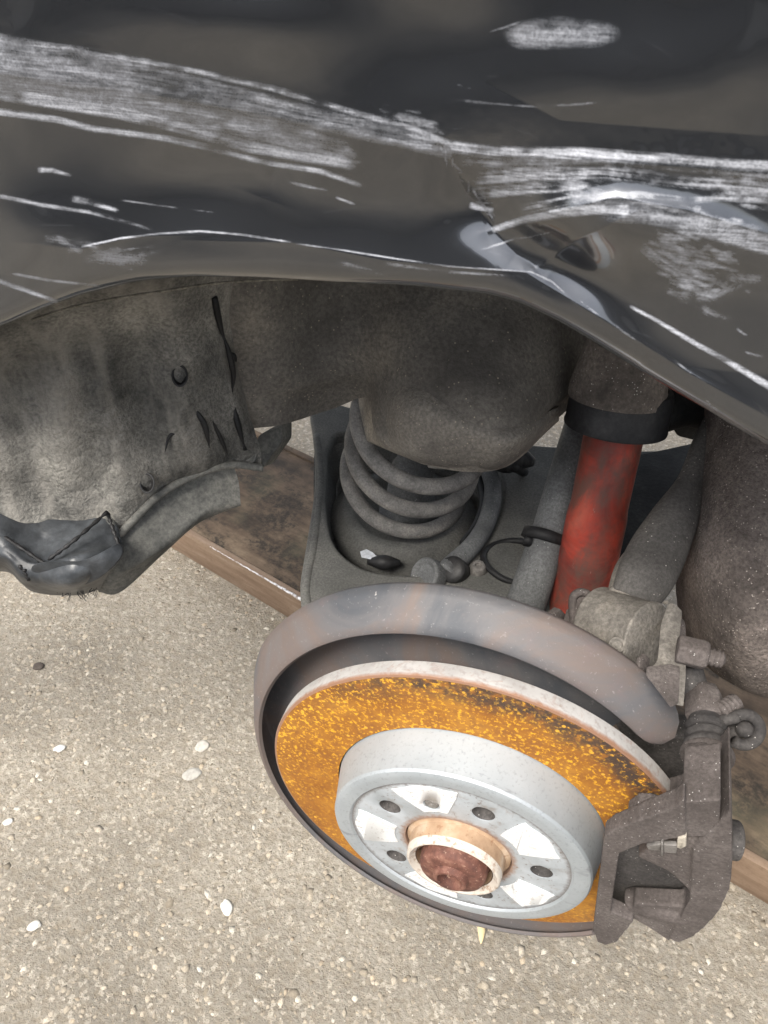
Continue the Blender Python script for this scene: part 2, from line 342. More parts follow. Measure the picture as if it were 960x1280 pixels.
def mat_ground():
    k = NT('worn_concrete'); a = k.noise(4, 6, .62); g = k.noise(240, 6, .75); g2 = k.noise(75, 5, .65); v = k.vor(210, 'F1', 'Color')
    c = k.ramp(a, [(.36, (.235, .213, .178)), (.64, (.375, .340, .283))])
    vv = k.n.new('ShaderNodeSeparateColor'); k.L(v, vv.inputs[0])
    c = k.mix(k.ramp(vv.outputs[0], [(.15, .45), (.4, 0.0)]), c, (.22, .185, .14)); c = k.mix(k.ramp(vv.outputs[1], [(.78, 0.0), (.95, .5)]), c, (.62, .56, .47))
    c = k.mix(k.ramp(g, [(.36, .75), (.50, 0.0)]), c, (.19, .16, .12)); c = k.mix(k.ramp(g2, [(.36, .5), (.5, 0.0)]), c, (.26, .22, .165)); c = k.mix(k.ramp(g, [(.58, 0.0), (.72, .5)]), c, (.64, .58, .49))
    dk = k.ramp(k.noise(19, 4, .6), [(.70, 0.0), (.76, .6)]); c = k.mix(dk, c, (.16, .135, .105))
    k.set(Base_Color=c, Roughness=.9); k.put('Specular IOR Level', .2); k.bump(k.math('ADD', g, k.math('MULTIPLY', g2, 2.2)), .9, .0035); return k.m
def mat_gravel():
    k = NT('aggregate_stones'); c = k.attr('tint', 'Color'); g = k.noise(500, 3, .7); c = k.mix(k.ramp(g, [(.4, .45), (.6, 0.0)]), c, (.16, .14, .11)); k.set(Base_Color=c, Roughness=.85); k.put('Specular IOR Level', .25); k.bump(g, .4, .0008); return k.m

# ------------------------------------------------------------------ ground
gm = bpy.data.meshes.new('ground')
s = 60; gm.from_pydata([(-s, -s, 0), (s, -s, 0), (s, s, 0), (-s, s, 0)], [], [(0, 1, 2, 3)]); gm.materials.append(mat_ground())
tag(link(bpy.data.objects.new('ground', gm)), kind='structure')['label'] = 'worn tan concrete ground with exposed stones'

def gravel(name, N, xr, yr, smin, smax, seed, zsink=.55):
    g = np.random.default_rng(seed)
    bm = bmesh.new(); bmesh.ops.create_icosphere(bm, subdivisions=1, radius=1)
    bv = np.array([v.co for v in bm.verts]); bf = np.array([[v.index for v in f.verts] for f in bm.faces]); bm.free()
    x = g.uniform(*xr, N); y = g.uniform(*yr, N); sz = smin+(smax-smin)*g.random(N)**4.0
    sc = np.c_[sz*g.uniform(.7, 1.3, N), sz*g.uniform(.6, 1.1, N), sz*g.uniform(.14, .30, N)]; th = g.uniform(0, 6.283, N)
    V = bv[None]*(1+g.uniform(-.25, .25, (N, len(bv), 1)))*sc[:, None]
    X = V[..., 0]*np.cos(th)[:, None]-V[..., 1]*np.sin(th)[:, None]+x[:, None]; Y = V[..., 0]*np.sin(th)[:, None]+V[..., 1]*np.cos(th)[:, None]+y[:, None]
    Z = V[..., 2]-(sc[:, 2]*zsink)[:, None]
    V = np.stack([X, Y, Z], -1).reshape(-1, 3); Fc = (bf[None]+(np.arange(N)*len(bv))[:, None, None]).reshape(-1, 3)
    me = bpy.data.meshes.new(name); me.vertices.add(len(V)); me.vertices.foreach_set('co', V.ravel()); me.loops.add(Fc.size); me.loops.foreach_set('vertex_index', Fc.ravel())
    me.polygons.add(len(Fc)); me.polygons.foreach_set('loop_start', np.arange(0, Fc.size, 3)); me.update(calc_edges=True)
    pal = np.array([[.43, .375, .295], [.39, .338, .265], [.50, .44, .355], [.33, .285, .22], [.60, .555, .47], [.26, .222, .17], [.46, .38, .28], [.60, .56, .49]])*.95
    ci = g.choice(len(pal), N, p=[.28, .23, .18, .12, .05, .06, .06, .02]); c = pal[ci]*g.uniform(.85, 1.12, (N, 1)); 
    col = np.repeat(np.c_[c, np.ones(N)], len(bv), 0); at = me.color_attributes.new('tint', 'FLOAT_COLOR', 'POINT'); at.data.foreach_set('color', col.ravel())
    me.materials.append(GRAV); me.shade_smooth() if False else None
    return tag(link(bpy.data.objects.new(name, me)), kind='stuff')
GRAV = mat_gravel()
o = gravel('gravel', 26000, (-.95, .62), (-.22, 1.15), .0012, .0065, 3); o['label'] = 'small tan and grey stones set in the concrete'

# ------------------------------------------------------------------ steel beam on the ground
b0, b1 = Wz(235, 668, .065), Wz(920, 1065, .065); bd = (b1-b0); bd[2] = 0; bd /= np.linalg.norm(bd); bn = np.array([-bd[1], bd[0], 0])
if bn[1] < 0: bn = -bn
BW = .285; base = (b0+(-.35)*bd); LEN = 2.2
beam = tag(link(bpy.data.objects.new('steel_beam', None)), 'broad rusty brown steel beam lying on the ground beneath the wheel arch', 'beam')
beam.location = tuple(np.array([*(base+bd*LEN/2+bn*BW/2)[:2], 0])); beam.rotation_euler = (0, 0, math.atan2(bd[1], bd[0]))
def lbox(name, x0, x1, y0, y1, z0, z1, mat, w=.002):
    bm = bmesh.new(); box(bm, ((x0+x1)/2, (y0+y1)/2, (z0+z1)/2), (x1-x0, y1-y0, z1-z0)); return bevelled(name, bm, mat, beam, w)
lbox('web_plate', -LEN/2, LEN/2, -BW/2+.012, BW/2-.012, .050, .0615, mat_beam())
MBS = mat_beamside()
for sgn in (-1, 1): lbox('flange', -LEN/2, LEN/2, *sorted((sgn*BW/2, sgn*(BW/2-.0118))), 0, .065, MBS if sgn < 0 else mat_beam(), .0015)
pbm = bmesh.new()
x0_ = (Wz(262, 684, .065)-np.array(beam.location))@bd; x1_ = (Wz(381, 754, .065)-np.array(beam.location))@bd
P = [(x, -BW/2+.0008+.0003*math.sin(i*1.7), .0652+.0004*math.sin(i*2.1)) for i, x in enumerate(np.linspace(x0_, x1_, 40))]
tube(pbm, P, [.0006+.0024*(i/39)**3+.0003*random.random() for i in range(40)], 6, flat=1)
bm_obj('pale_edge_strip', pbm, mat_pale_edge(), beam)  # thin pale strip along the beam's top edge, thicker towards one end

# ------------------------------------------------------------------ the car
car = tag(link(bpy.data.objects.new('wrecked_car', None)), 'wrecked dark grey car with a scraped dented wing and its rear wheel missing', 'car')
car.location = (0, 0, 0)

# ---- brake disc
def lathe_obj(name, c, axis, prof, mat, parent, seg=96, ang=35):
    bm = bmesh.new(); lathe(bm, c, axis, prof, seg); bmesh.ops.remove_doubles(bm, verts=bm.verts, dist=1e-7); o = bm_obj(name, bm, mat, parent); return autosmooth(o, ang)
RR = .1515
disc = lathe_obj('brake_disc', HUB, ROT_N, [(.0002, .099), (.0, .1015), (0, RR-.0022)], mat_rust_face(), car, 160)
rim = lathe_obj('rim', HUB, ROT_N, [(-.0000, RR-.0022), (.0006, RR-.0006), (.0018, RR), (.0118, RR), (.0128, RR-.001), (.0128, .09)], mat_rim(), disc, 160)
ring = lathe_obj('base_groove', HUB, ROT_N, [(.0, .1016), (.0032, .1005), (.0034, .0985), (.0010, .0975)], M_cast_dark, disc, 128)
hat = lathe_obj('hat', HUB, ROT_N, [(.003, .0985), (-.004, .0970), (-.0225, .0928), (-.0262, .0922), (-.0280, .0910), (-.0288, .0890), (-.0291, .0860), (-.0289, .0800), (-.0280, .0790), (-.0272, .0785)], mat_hat(), disc, 160, 24)
hf_m = mat_hatface()
HUBF = HUB - ROT_N*.0068
bm = bmesh.new(); lathe(bm, HUBF, ROT_N, [(-.0204, .0786), (-.0204, .0383), (-.0120, .0375), (-.0120, .0786), (-.0204, .0786)], 128); bmesh.ops.remove_doubles(bm, verts=bm.verts, dist=1e-7)
hf = bm_obj('hat_face', bm, hf_m, disc)
N_, A_, B_ = basis(ROT_N)     # A along +-x, B vertical
N3 = Vector(ROT_N).normalized(); X3 = Vector((1, 0, 0)); Z3 = X3.cross(N3)
def dpt(r, deg, off): return Vector(HUBF)+N3*off+(X3*math.cos(math.radians(deg))+Z3*math.sin(math.radians(deg)))*r
cut = bmesh.new()
HOLES = [5, 77, 149, -67, -139]
for a in HOLES:
    lathe(cut, dpt(.0585, a, 0), ROT_N, [(-.03, 0), (-.03, .0078), (.0, .0078), (.0, 0)], 32)
lathe(cut, dpt(.0545, 113, 0), ROT_N, [(-.03, 0), (-.03, .0052), (-.0185, .0052), (-.0185, 0)], 24)
co_ = bm_obj('cutter', cut, None); bo = hf.modifiers.new('b', 'BOOLEAN'); bo.object = co_; bo.operation = 'DIFFERENCE'; bo.solver = 'EXACT'
apply(hf); bpy.data.objects.remove(co_); bv = hf.modifiers.new('b', 'BEVEL'); bv.width = .0006; bv.segments = 2; bv.limit_method = 'ANGLE'; apply(hf); autosmooth(hf, 30)
for a in HOLES:   # threaded hub bores seen down in the holes
    bm = bmesh.new(); lathe(bm, dpt(.0585, a, 0), ROT_N, [(-.0200, .00775), (-.0196, .0070), (-.006, .0068), (-.005, .0058), (.02, .0058), (.02, 0)], 28); bm_obj('lug_hole', bm, M_cast_dark, disc)
bm = bmesh.new(); lathe(bm, dpt(.0545, 113, 0), ROT_N, [(-.0190, 0.0), (-.0198, .0012), (-.0206, .0022), (-.0206, .0046), (-.0185, .0051)], 6*4); bm_obj('locating_screw', bm, M_zinc, disc)
padm = mat_pad()
def pad(a, r0, r1, w0, w1, rot=0):
    bm = bmesh.new(); n = 10; lo, hi = [], []
    for k in range(n+1):
        t = k/n-.5; lo.append(dpt(r0+.001*math.cos(t*3), a+w0*t*2, -.0204)); hi.append(dpt(r1+.0012*math.cos(t*9), a+w1*t*2+rot, -.0204))
    P = round_poly([tuple(v) for v in lo]+[tuple(v) for v in hi[::-1]], 2, .25); prism(bm, P, tuple(N3*-.0009)); return bevelled('contact_pad', bm, padm, disc, .0003, 1)
scr = pad(113, .046, .0745, 11, 20)
cutb = bmesh.new(); lathe(cutb, dpt(.0545, 113, 0), ROT_N, [(-.03, 0), (-.03, .0060), (-.0185, .0060), (-.0185, 0)], 24); co_ = bm_obj('cutter', cutb, None)
bo = scr.modifiers.new('b', 'BOOLEAN'); bo.object = co_; bo.solver = 'EXACT'; apply(scr); bpy.data.objects.remove(co_)
pad(185, .045, .0750, 14, 17); pad(41, .046, .0745, 15, 17); pad(-31, .047, .0750, 14, 15); pad(-103, .046, .0740, 13, 18)

# ---- hub and axle bolt (inside the disc bore)
hub = lathe_obj('wheel_hub', HUBF, ROT_N, [(-.012, .0376), (-.0185, .0372), (-.0205, .0340), (-.0300, .0335)], mat_hub(), car, 96)
lathe_obj('lip', HUBF, ROT_N, [(-.0300, .0336), (-.0346, .0330), (-.0356, .0320), (-.0356, .0310), (-.0342, .0300), (-.0320, .0275)], mat_hublip(), hub, 96, 50)
lathe_obj('bore', HUBF, ROT_N, [(-.0321, .0268), (-.020, .0262), (-.019, 0)], mat_hub(), hub, 64)
ab = lathe_obj('axle_bolt', HUBF, ROT_N, [(-.0195, .0255), (-.0255, .0255), (-.0272, .0240), (-.0365, .0232), (-.0388, .0215), (-.0396, .0180), (-.0400, .0128), (-.0440, .0115), (-.0444, .0104), (-.0438, .0090), (-.0370, .0078), (-.028, .0070), (-.028, 0)], mat_bolt(), car, 48, 45)

# ---- dust shield with flared rim (cut away for the caliper)
SH = Vector(HUB)+X3*-.0103+Z3*-.0163
SM = mat_shield()
def shield_part(name, proff, mat, a0, a1, parent, seg=220, th=.0022, round_end=0):
    bm = bmesh.new(); n = N3; rows = []
    for k in range(seg+1):
        t = math.radians(a0+(a1-a0)*k/seg); d = X3*math.cos(t)+Z3*math.sin(t)
        deg = math.degrees(t); e0 = deg-a0; prof = proff(deg)
        if round_end and e0 < round_end:                      # the free end of the rim is rounded off
            q = 1-(1-e0/round_end)**2; q = math.sqrt(max(q, 0)); m_ = prof[len(prof)//2]; prof = [(m_[0]+(o-m_[0])*q, m_[1]+(r-m_[1])*q) for o, r in prof]
        rows.append([bm.verts.new(SH+n*(off+.0147*math.sin(t)-.0063*math.cos(t))+d*r) for off, r in prof])
    for k in range(seg):
        for i in range(len(rows[0])-1): bm.faces.new([rows[k][i], rows[k+1][i], rows[k+1][i+1], rows[k][i+1]])
    bmesh.ops.remove_doubles(bm, verts=bm.verts, dist=1e-6)
    o = bm_obj(name, bm, mat, parent); s = o.modifiers.new('s', 'SOLIDIFY'); s.thickness = th; s.offset = 0; apply(o); return autosmooth(o, 50)
def rimp(deg):
    f = max(0, min(1, (215-deg)/60)) if deg < 300 else 0
    R2 = .1695+.0165*f; w = .0275
    return [(.0190, .1652), (.0174, .1668), (.0178, .1685), (.0178+w*.15, .1700+(R2-.17)*.20), (.0178+w*.38, .17+(R2-.17)*.48), (.0178+w*.65, .17+(R2-.17)*.80), (.0178+w*.85, R2), (.0178+w*.97, R2-.0012), (.0178+w*1.02, R2-.005)]
shield = shield_part('dust_shield', rimp, SM, 43.5, 318, car, round_end=7)
shield_part('back_plate', lambda d: [(.0458, rimp(d)[6][1] - .004), (.0468, .165), (.045, .150), (.036, .125), (.030, .09), (.028, .04)], SM, 47, 330, shield)

# ---- caliper carrier and body
bm = bmesh.new()
slab_y(bm, [(755, 1047), (766, 1038), (800, 1025), (806, 1054), (775, 1067), (760, 1075)], -.034, .011)
slab_y(bm, [(798, 1026), (843, 1009), (856, 1000), (858, 1046), (806, 1055)], -.033, .012)
slab_y(bm, [(755, 1047), (775, 1060), (766, 1120), (763, 1142), (758, 1182), (747, 1178), (741, 1162)], -.034, .011)
slab_y(bm, [(760, 1138), (792, 1152), (771, 1178), (757, 1182)], -.0335, .010)
slab_y(bm, [(853, 1003), (901, 1000), (899, 1046), (856, 1046)], -.030, .036)
slab_y(bm, [(858, 1000), (884, 1000), (884, 985), (858, 985)], -.018, .030)
slab_y(bm, [(784, 1032), (785, 1013), (798, 1004), (811, 1004), (843, 1011), (846, 1024)], -.020, .007)
organic('caliper_carrier', bm, .0010, M_cast, car, 2)
bm = bmesh.new()
slab_y(bm, [(797, 1072), (815, 1060), (856, 1050), (895, 1044), (914, 1012), (916, 1070), (914, 1100), (885, 1125), (868, 1119), (835, 1090)], -.0285, .045)
slab_y(bm, [(866, 1062), (914, 1012), (915, 1075), (912, 1112), (899, 1140), (882, 1159), (867, 1171), (849, 1179), (836, 1174), (862, 1128)], -.031, .055)
slab_y(bm, [(792, 1130), (868, 1134), (862, 1150), (836, 1177), (814, 1162), (790, 1148)], -.028, .012)
stube(bm, [(Wy(783, 1124, -.020), .0070), (Wy(800, 1126, -.020), .0090), (Wy(830, 1132, -.022), .0100), (Wy(858, 1140, -.023), .0085)], 12, 24)
slab_y(bm, [(893, 1010), (914, 1003), (914, 1080), (893, 1080)], -.018, .05)
organic('caliper_body', bm, .0011, M_cast, car, 4)
bm = bmesh.new(); slab_y(bm, [(764, 1064), (790, 1058), (860, 1052), (868, 1128), (800, 1150), (764, 1146)], -.012, .0105); pad_ = bevelled('brake_pad', bm, M_cast_dark, car, .001)
bm = bmesh.new(); slab_y(bm, [(808, 1058), (826, 1055), (826, 1064), (810, 1062)], -.0345, .003); slab_y(bm, [(829, 1056), (846, 1057), (846, 1067), (830, 1066)], -.0345, .003); slab_y(bm, [(826, 1054), (829, 1054), (829, 1070), (826, 1070)], -.0355, .003)
bevelled('anti_rattle_clip', bm, M_zinc, pad_, .0004, 1)
bm = bmesh.new(); slab_y(bm, [(847, 1049), (858, 1046), (858, 1058), (850, 1062), (846, 1060)], -.0345, .004); bevelled('clip_end', bm, M_beige, pad_, .0005, 1)
bm = bmesh.new(); c = Wy(908, 1048, -.002); lathe(bm, c, (1, .1, 0), [(0, 0), (0, .012), (.007, .012), (.008, .010), (.008, 0)], 32); bevelled('piston_housing', bm, M_cast_dark, car, .001)

bm = bmesh.new(); slab_y(bm, [(765, 900), (800, 905), (858, 925), (870, 1010), (845, 1010), (800, 960)], .050, .02); bevelled('caliper_bracket', bm, M_cast_dark, car, .002)
# ---- guide pin: boot + hex head, axis runs inboard
def Ly(px, py, Y): return Wy(px, py, Y)
c = Wy(884, 942, .018)
bm = bmesh.new(); lathe(bm, c, (-.05, 1, .0), [(0, .0130), (.003, .0140), (.006, .0136), (.0075, .0108), (.010, .0106), (.012, .0126), (.014, .0106), (.0165, .0104), (.019, .0122), (.021, .0102), (.024, .0100)], 40)
boot = bm_obj('guide_pin_boot', bm, M_cast_dark, car)
bm = bmesh.new(); lathe(bm, Vector(c)+Vector((-.05, 1, 0)).normalized()*.024, (-.05, 1, 0), [(0, .0090), (.0, .0125), (.016, .0125), (.023, .0095), (.027, .004), (.027, 0)], 6); bevelled('pin_head', bm, M_cast, boot, .0012, 3)
bm = bmesh.new(); lathe(bm, Vector(c)+Vector((0, -.004, 0)), (0, 1, 0), [(0, 0), (0, .0150), (.003, .0155), (.005, .0150), (.005, 0)], 40); bevelled('washer', bm, M_cast, boot, .0006)

# ---- threaded studs
def stud(name, p0, p1, r, n, parent, mat, tip=True, headlen=0):
    bm = bmesh.new(); p0, p1 = np.array(p0), np.array(p1); L = np.linalg.norm(p1-p0); prof = [(0, 0), (0, r)]
    for k in range(n): prof += [((k+.25)*L/n, r), ((k+.6)*L/n, r*.84), ((k+.9)*L/n, r)]
    if tip: prof += [(L*1.08, r*.75), (L*1.25, r*.3), (L*1.27, 0)]
    else: prof += [(L, r*.8), (L*1.05, 0)]
    lathe(bm, p0, p1-p0, prof, 28); return bm_obj(name, bm, mat, parent)
stud('bleed_screw', W(900, 889, .475), W(920, 878, .48), .0058, 4, car, M_cast, False)
# hose hook
bm = bmesh.new(); cc = W(930, 912, .47); pts = []
for k in range(22):
    a = math.radians(130-k*262/21*1.0); pts.append(cc+.0088*1.1*(math.cos(a)*R_+math.sin(a)*(-D_)*.95)+0*F_)
pts = [W(893, 903, .475)]+pts; tube(bm, spline(pts, 70), .0036, 12); hk = bm_obj('hose_clip', bm, M_cast_dark, car)
bm = bmesh.new(); ball(bm, W(931, 911, .475), .0058); stube(bm, [(W(895, 925, .50), .007), (W(912, 918, .485), .006), (W(928, 911, .478), .0045)], 12); bm_obj('hose_end', bm, M_cast_dark, hk)

# ---- knuckle, clevis, bolts
kn = bmesh.new(); ka = np.array(W(744, 777, .545)); kb = np.array(W(812, 800, .510)); kd = kb-ka; KL = np.linalg.norm(kd)
lathe(kn, ka, kd, [(0, 0), (0, .0225), (.0008, .0250), (.0020, .0256), (.006, .0248), (KL-.006, .0248), (KL-.0020, .0256), (KL-.0008, .0250), (KL, .0225), (KL, 0)], 64)
kobj = bm_obj('knuckle', kn, M_cast_tan, car); autosmooth(kobj, 35)
bm = bmesh.new(); stube(bm, [(W(780, 775, .535), .016), (W(785, 750, .54), .015), (W(798, 718, .55), .017), (W(820, 690, .56), .016)], 20, 20)
for q in ((766, 774, .512, .0045), (792, 776, .507, .004), (776, 758, .525, .007), (799, 770, .520, .005), (770, 742, .538, .006)): ball(bm, W(*q[:3]), q[3])
organic('arm_boss', bm, .0011, M_cast_tan, kobj, 3)
bm = bmesh.new(); lathe(bm, W(771, 806, .4985), ray(771, 806)*-1+np.array([0, -.2, 0]), [(-.004, .0052), (.0012, .0052), (.0014, .0042), (.0004, .0036), (.0004, .0016), (.0012, .001), (.0012, 0)], 24); bm_obj('plug', bm, M_cast_tan, car)
def plate(name, pts, vec, mat, parent=car, w=.0008, rnd=.15):
    bm = bmesh.new(); prism(bm, round_poly([W(*p) for p in pts], 4, rnd) if rnd else [W(*p) for p in pts], vec); return bevelled(name, bm, mat, parent, w)
rv = kd/KL
br = plate('clevis_plate', [(836, 752, .50), (846, 762, .50), (843, 790, .492), (838, 812, .485), (850, 818, .48), (850, 842, .475), (847, 880, .462), (838, 878, .462), (806, 842, .472), (822, 826, .482), (826, 780, .495)], rv*.004, M_cast_tan)
plate('clevis_plate', [(838, 765, .515), (852, 775, .515), (853, 830, .49), (836, 830, .49)], rv*.003, M_cast, rnd=.2)
plate('clevis_gusset', [(806, 842, .470), (838, 838, .470), (850, 842, .468), (848, 880, .455), (838, 884, .452), (826, 868, .458)], np.array([0, .006, -.001]), M_cast)
plate('clevis_plate', [(716, 741, .545), (724, 738, .545), (736, 740, .545), (738, 748, .545), (728, 792, .53), (712, 784, .53), (717, 765, .538)], rv*.0035, M_cast)
plate('clevis_plate', [(708, 762, .55), (715, 760, .55), (713, 785, .54), (703, 782, .54)], rv*.003, M_cast)
bm = bmesh.new(); lathe(bm, W(690, 772, .548), rv, [(0, 0), (0, .008), (.006, .008), (.006, 0)], 6); bevelled('bolt_head', bm, M_cast, car, .0008)
n0 = W(850, 812, .478); nd = W(900, 824, .472)-n0; nd /= np.linalg.norm(nd)
bm = bmesh.new(); lathe(bm, n0-nd*.002, nd, [(0, 0), (0, .0098), (.0165, .0098), (.0185, .0080), (.0185, 0)], 6); bevelled('hex_nut', bm, M_cast, car, .0016, 3)
stud('threaded_bolt', n0+nd*.016, n0+nd*.0245, .0056, 3, car, M_cast)
stube(bm := bmesh.new(), [(W(860, 832, .50), .009), (W(862, 850, .50), .010), (W(868, 870, .50), .010)], 8); bm_obj('knuckle_stub', bm, M_cast_dark, car)

bm = bmesh.new(); tube(bm, spline([W(718, 786, .54), W(716, 752, .542), W(721, 742, .542), W(731, 741, .542), W(736, 750, .541), W(731, 792, .535)], 30), .0030, 10, flat=1.3, fdir=F_); bm_obj('spring_clip', bm, M_cast, car)
for px, py, t in ((806, 830, .492),):
    bm = bmesh.new(); lathe(bm, W(px, py, t), -kd, [(0, 0), (0, .006), (.003, .006), (.004, .004), (.004, 0)], 6); bevelled('bolt_head', bm, M_cast, car, .0005)
# ---- upper control arm (cast, curved)
bm = bmesh.new(); stube(bm, [(W(902, 520, .60), .012), (W(884, 558, .59), .012), (W(866, 606, .575), .0125), (W(842, 652, .56), .0175), (W(822, 690, .55), .0205), (W(806, 722, .54), .0200), (W(790, 752, .535), .016)], 60, 24, flat=.72, fdir=F_)
organic('upper_control_arm', bm, .0014, M_arm, car, 3)

# ---- shock absorber
sa, sb = np.array(W(768, 540, .585)), np.array(W(716, 790, .665)); sd_ = (sb-sa)/np.linalg.norm(sb-sa); SL = np.linalg.norm(sb-sa)
shock = lathe_obj('shock_absorber', sa-sd_*.03, sd_, [(0, .0222), (SL*.5, .0222), (SL*.56, .0236), (SL+.06, .0240), (SL+.06, 0)], M_red, car, 64)
lathe_obj('dust_collar', W(779, 484, .562), sd_, [(-.002, .0320), (0, .0355), (.004, .0366), (.027, .0372), (.0285, .0378), (.0300, .0376), (.0305, .0362), (.0290, .0345), (.022, .0225), (.018, .0)], M_black, shock, 64, 40)
lathe_obj('top_mount', W(782, 440, .545), sd_, [(-.04, .026), (0, .0295), (.016, .0325), (.026, .0345), (.034, .0345), (.036, .0)], M_cup, shock, 64)
bm = bmesh.new(); stube(bm, [(W(812, 520, .60), .016), (W(860, 500, .62), .022), (W(905, 500, .64), .03)], 12); bm_obj('mount_bracket', bm, M_subframe, car)
plate('mount_bracket', [(826, 505, .63), (845, 470, .62), (930, 460, .62), (930, 560, .66), (875, 552, .66), (846, 545, .65)], (0, .03, 0), M_subframe)

# ---- stabiliser rod left of the damper
rod = bmesh.new(); tube(rod, [W(738, 500, .66), W(704, 612, .655), W(690, 660, .65), W(652, 770, .64)], [.0155, .0158, .0160, .0165], 28); rd = bm_obj('track_rod', rod, M_rod, car)
a_, b_ = np.array(W(684, 660, .648)), np.array(W(672, 700, .645)); dd = (b_-a_)/np.linalg.norm(b_-a_)
bm = bmesh.new(); lathe(bm, a_+dd*.004, dd, [(-.001, .0150), (0, .0188), (.008, .0192), (.009, .015)], 36); box(bm, W(660, 676, .64), (.007, .006, .008)); bm_obj('clamp', bm, M_black, rd)

# ---- lower spring link (pressed steel pan), spring and bump stop
ZP = .455
def zp(pts, z=ZP): return [Wz(x, y, z) for x, y in pts]
def curve_plate(name, outlines, z, th, bev, mat, parent):
    cu = bpy.data.curves.new(name, 'CURVE'); cu.dimensions = '2D'; cu.fill_mode = 'BOTH'; cu.extrude = th/2; cu.bevel_depth = bev; cu.bevel_resolution = 3
    for pts in outlines:
        sp = cu.splines.new('POLY'); sp.points.add(len(pts)-1); sp.use_cyclic_u = True
        for q, p in zip(sp.points, pts): q.co = (p[0], p[1], 0, 1)
    o = bpy.data.objects.new(name, cu); COL.objects.link(o); dg = bpy.context.evaluated_depsgraph_get(); dg.update()
    me = bpy.data.meshes.new_from_object(o.evaluated_get(dg)); bpy.data.objects.remove(o)
    me.transform(Matrix.Translation((0, 0, z))); me.materials.clear(); me.materials.append(mat); ob = link(bpy.data.objects.new(name, me), parent); return autosmooth(ob, 40)
outer = round_poly(zp([(388, 505), (399, 560), (399, 620), (388, 690), (379, 745), (395, 830), (560, 830), (760, 830), (770, 700), (800, 664), (833, 632), (868, 590), (872, 568), (800, 573), (691, 567), (560, 556), (450, 520)]), 5, .4)
inner = spline([*zp([(405, 590), (403, 640), (412, 685), (440, 714), (480, 727), (540, 728), (590, 712), (622, 668), (632, 610), (600, 572), (520, 560), (430, 545), (407, 565), (405, 590)])], 80)[:-1]
pan = curve_plate('lower_control_arm', [outer, [tuple(v) for v in inner]], ZP, .006, .004, M_pan, car)
fl = round_poly(zp([(392, 540), (392, 740), (640, 760), (660, 600), (640, 550), (420, 520)], ZP-.030), 4, .3)
bm = bmesh.new(); prism(bm, fl, (0, 0, -.003)); bm_obj('pan_floor', bm, M_pan, pan, False)
bm = bmesh.new(); prism(bm, round_poly(zp([(764, 720), (778, 576), (835, 564), (871, 556), (867, 600), (833, 632), (798, 664)], ZP+.012), 3, .2), (0, 0, .004)); bevelled('pan_corner_shade', bm, M_subframe, car, .0015)  # black plate added over the pan corner, standing in for shade
bm = bmesh.new(); iv = np.array(inner); R0 = [bm.verts.new((v[0], v[1], ZP)) for v in iv]; cI = iv.mean(0)
R1 = [bm.verts.new((cI[0]+(v[0]-cI[0])*.95, cI[1]+(v[1]-cI[1])*.95, ZP-.012)) for v in iv]; R2 = [bm.verts.new((cI[0]+(v[0]-cI[0])*.84, cI[1]+(v[1]-cI[1])*.84, ZP-.0295)) for v in iv]
for A_1, B_1 in ((R0, R1), (R1, R2)):
    for q in range(len(A_1)): bm.faces.new([A_1[q], A_1[(q+1) % len(A_1)], B_1[(q+1) % len(A_1)], B_1[q]])
bm_obj('pressed_wall', bm, M_pan, pan)
# pressed rim along the outer edge
bm = bmesh.new(); e = zp([(396, 545), (401, 600), (393, 680), (383, 742), (398, 800)], ZP+.004); tube(bm, spline(e, 40), .0045, 10); bm_obj('rolled_edge', bm, M_pan, pan)
SCN = Wz(506, 600, .482); sax = Vector((.26, -.30, 1)).normalized(); sa1 = sax.cross(Vector((0, 1, 0))).normalized()*-1; sa2 = sax.cross(sa1)
bm = bmesh.new(); P = []; n = 260; turns = 3.2
for k in range(n):
    u = k/(n-1); a = u*turns*2*math.pi; h = .0425*turns*u-.004
    P.append(Vector(SCN)+sax*h+sa1*(.0575*math.cos(a))-sa2*(.0575*math.sin(a)))
tube(bm, P, .0072, 16); spring = bm_obj('coil_spring', bm, M_spring, car)
bm = bmesh.new(); cz = ZP-.029; lathe(bm, (SCN[0], SCN[1], cz), (0, 0, 1), [(0, .076), (.010, .074), (.014, .066), (.020, .062), (.021, .05), (.014, .046), (.014, 0)], 64); bm_obj('spring_seat', bm, M_pan, spring)
bs = bmesh.new(); lathe(bs, (SCN[0]+.004, SCN[1], cz), (.06, 0, 1), [(0, .030), (.02, .030), (.026, .024), (.05, .023), (.055, .019), (.075, .021), (.082, .017), (.10, .016), (.13, .016)], 40); bm_obj('bump_stop', bs, M_rod, spring)
# debris, cables and fixings on the pan
bm = bmesh.new(); stube(bm, [(Wz(606, 575, ZP+.02), .008), (Wz(616, 610, ZP+.018), .0085), (Wz(609, 650, ZP+.014), .0085), (Wz(592, 680, ZP+.012), .0085), (Wz(566, 706, ZP+.012), .0095), (Wz(556, 716, ZP+.012), .0095)], 40); bm_obj('brake_cable', bm, M_rod, car)
bm = bmesh.new(); stube(bm, [(Wz(596, 590, ZP+.012), .0035), (Wz(604, 625, ZP+.012), .004), (Wz(596, 655, ZP+.012), .004), (Wz(578, 680, ZP+.01), .0035)], 30); bm_obj('cable', bm, M_black, car)
def zl(px, py, z, prof, mat, name, seg=28, ax=(0, 0, 1), w=.0006):
    bm = bmesh.new(); lathe(bm, Wz(px, py, z), ax, prof, seg); return bevelled(name, bm, mat, car, w)
zl(541, 722, ZP+.004, [(0, 0), (0, .016), (.012, .016), (.014, .0135), (.010, .010), (.010, 0)], M_rod, 'bushing', ax=(-.5, -.5, .6))
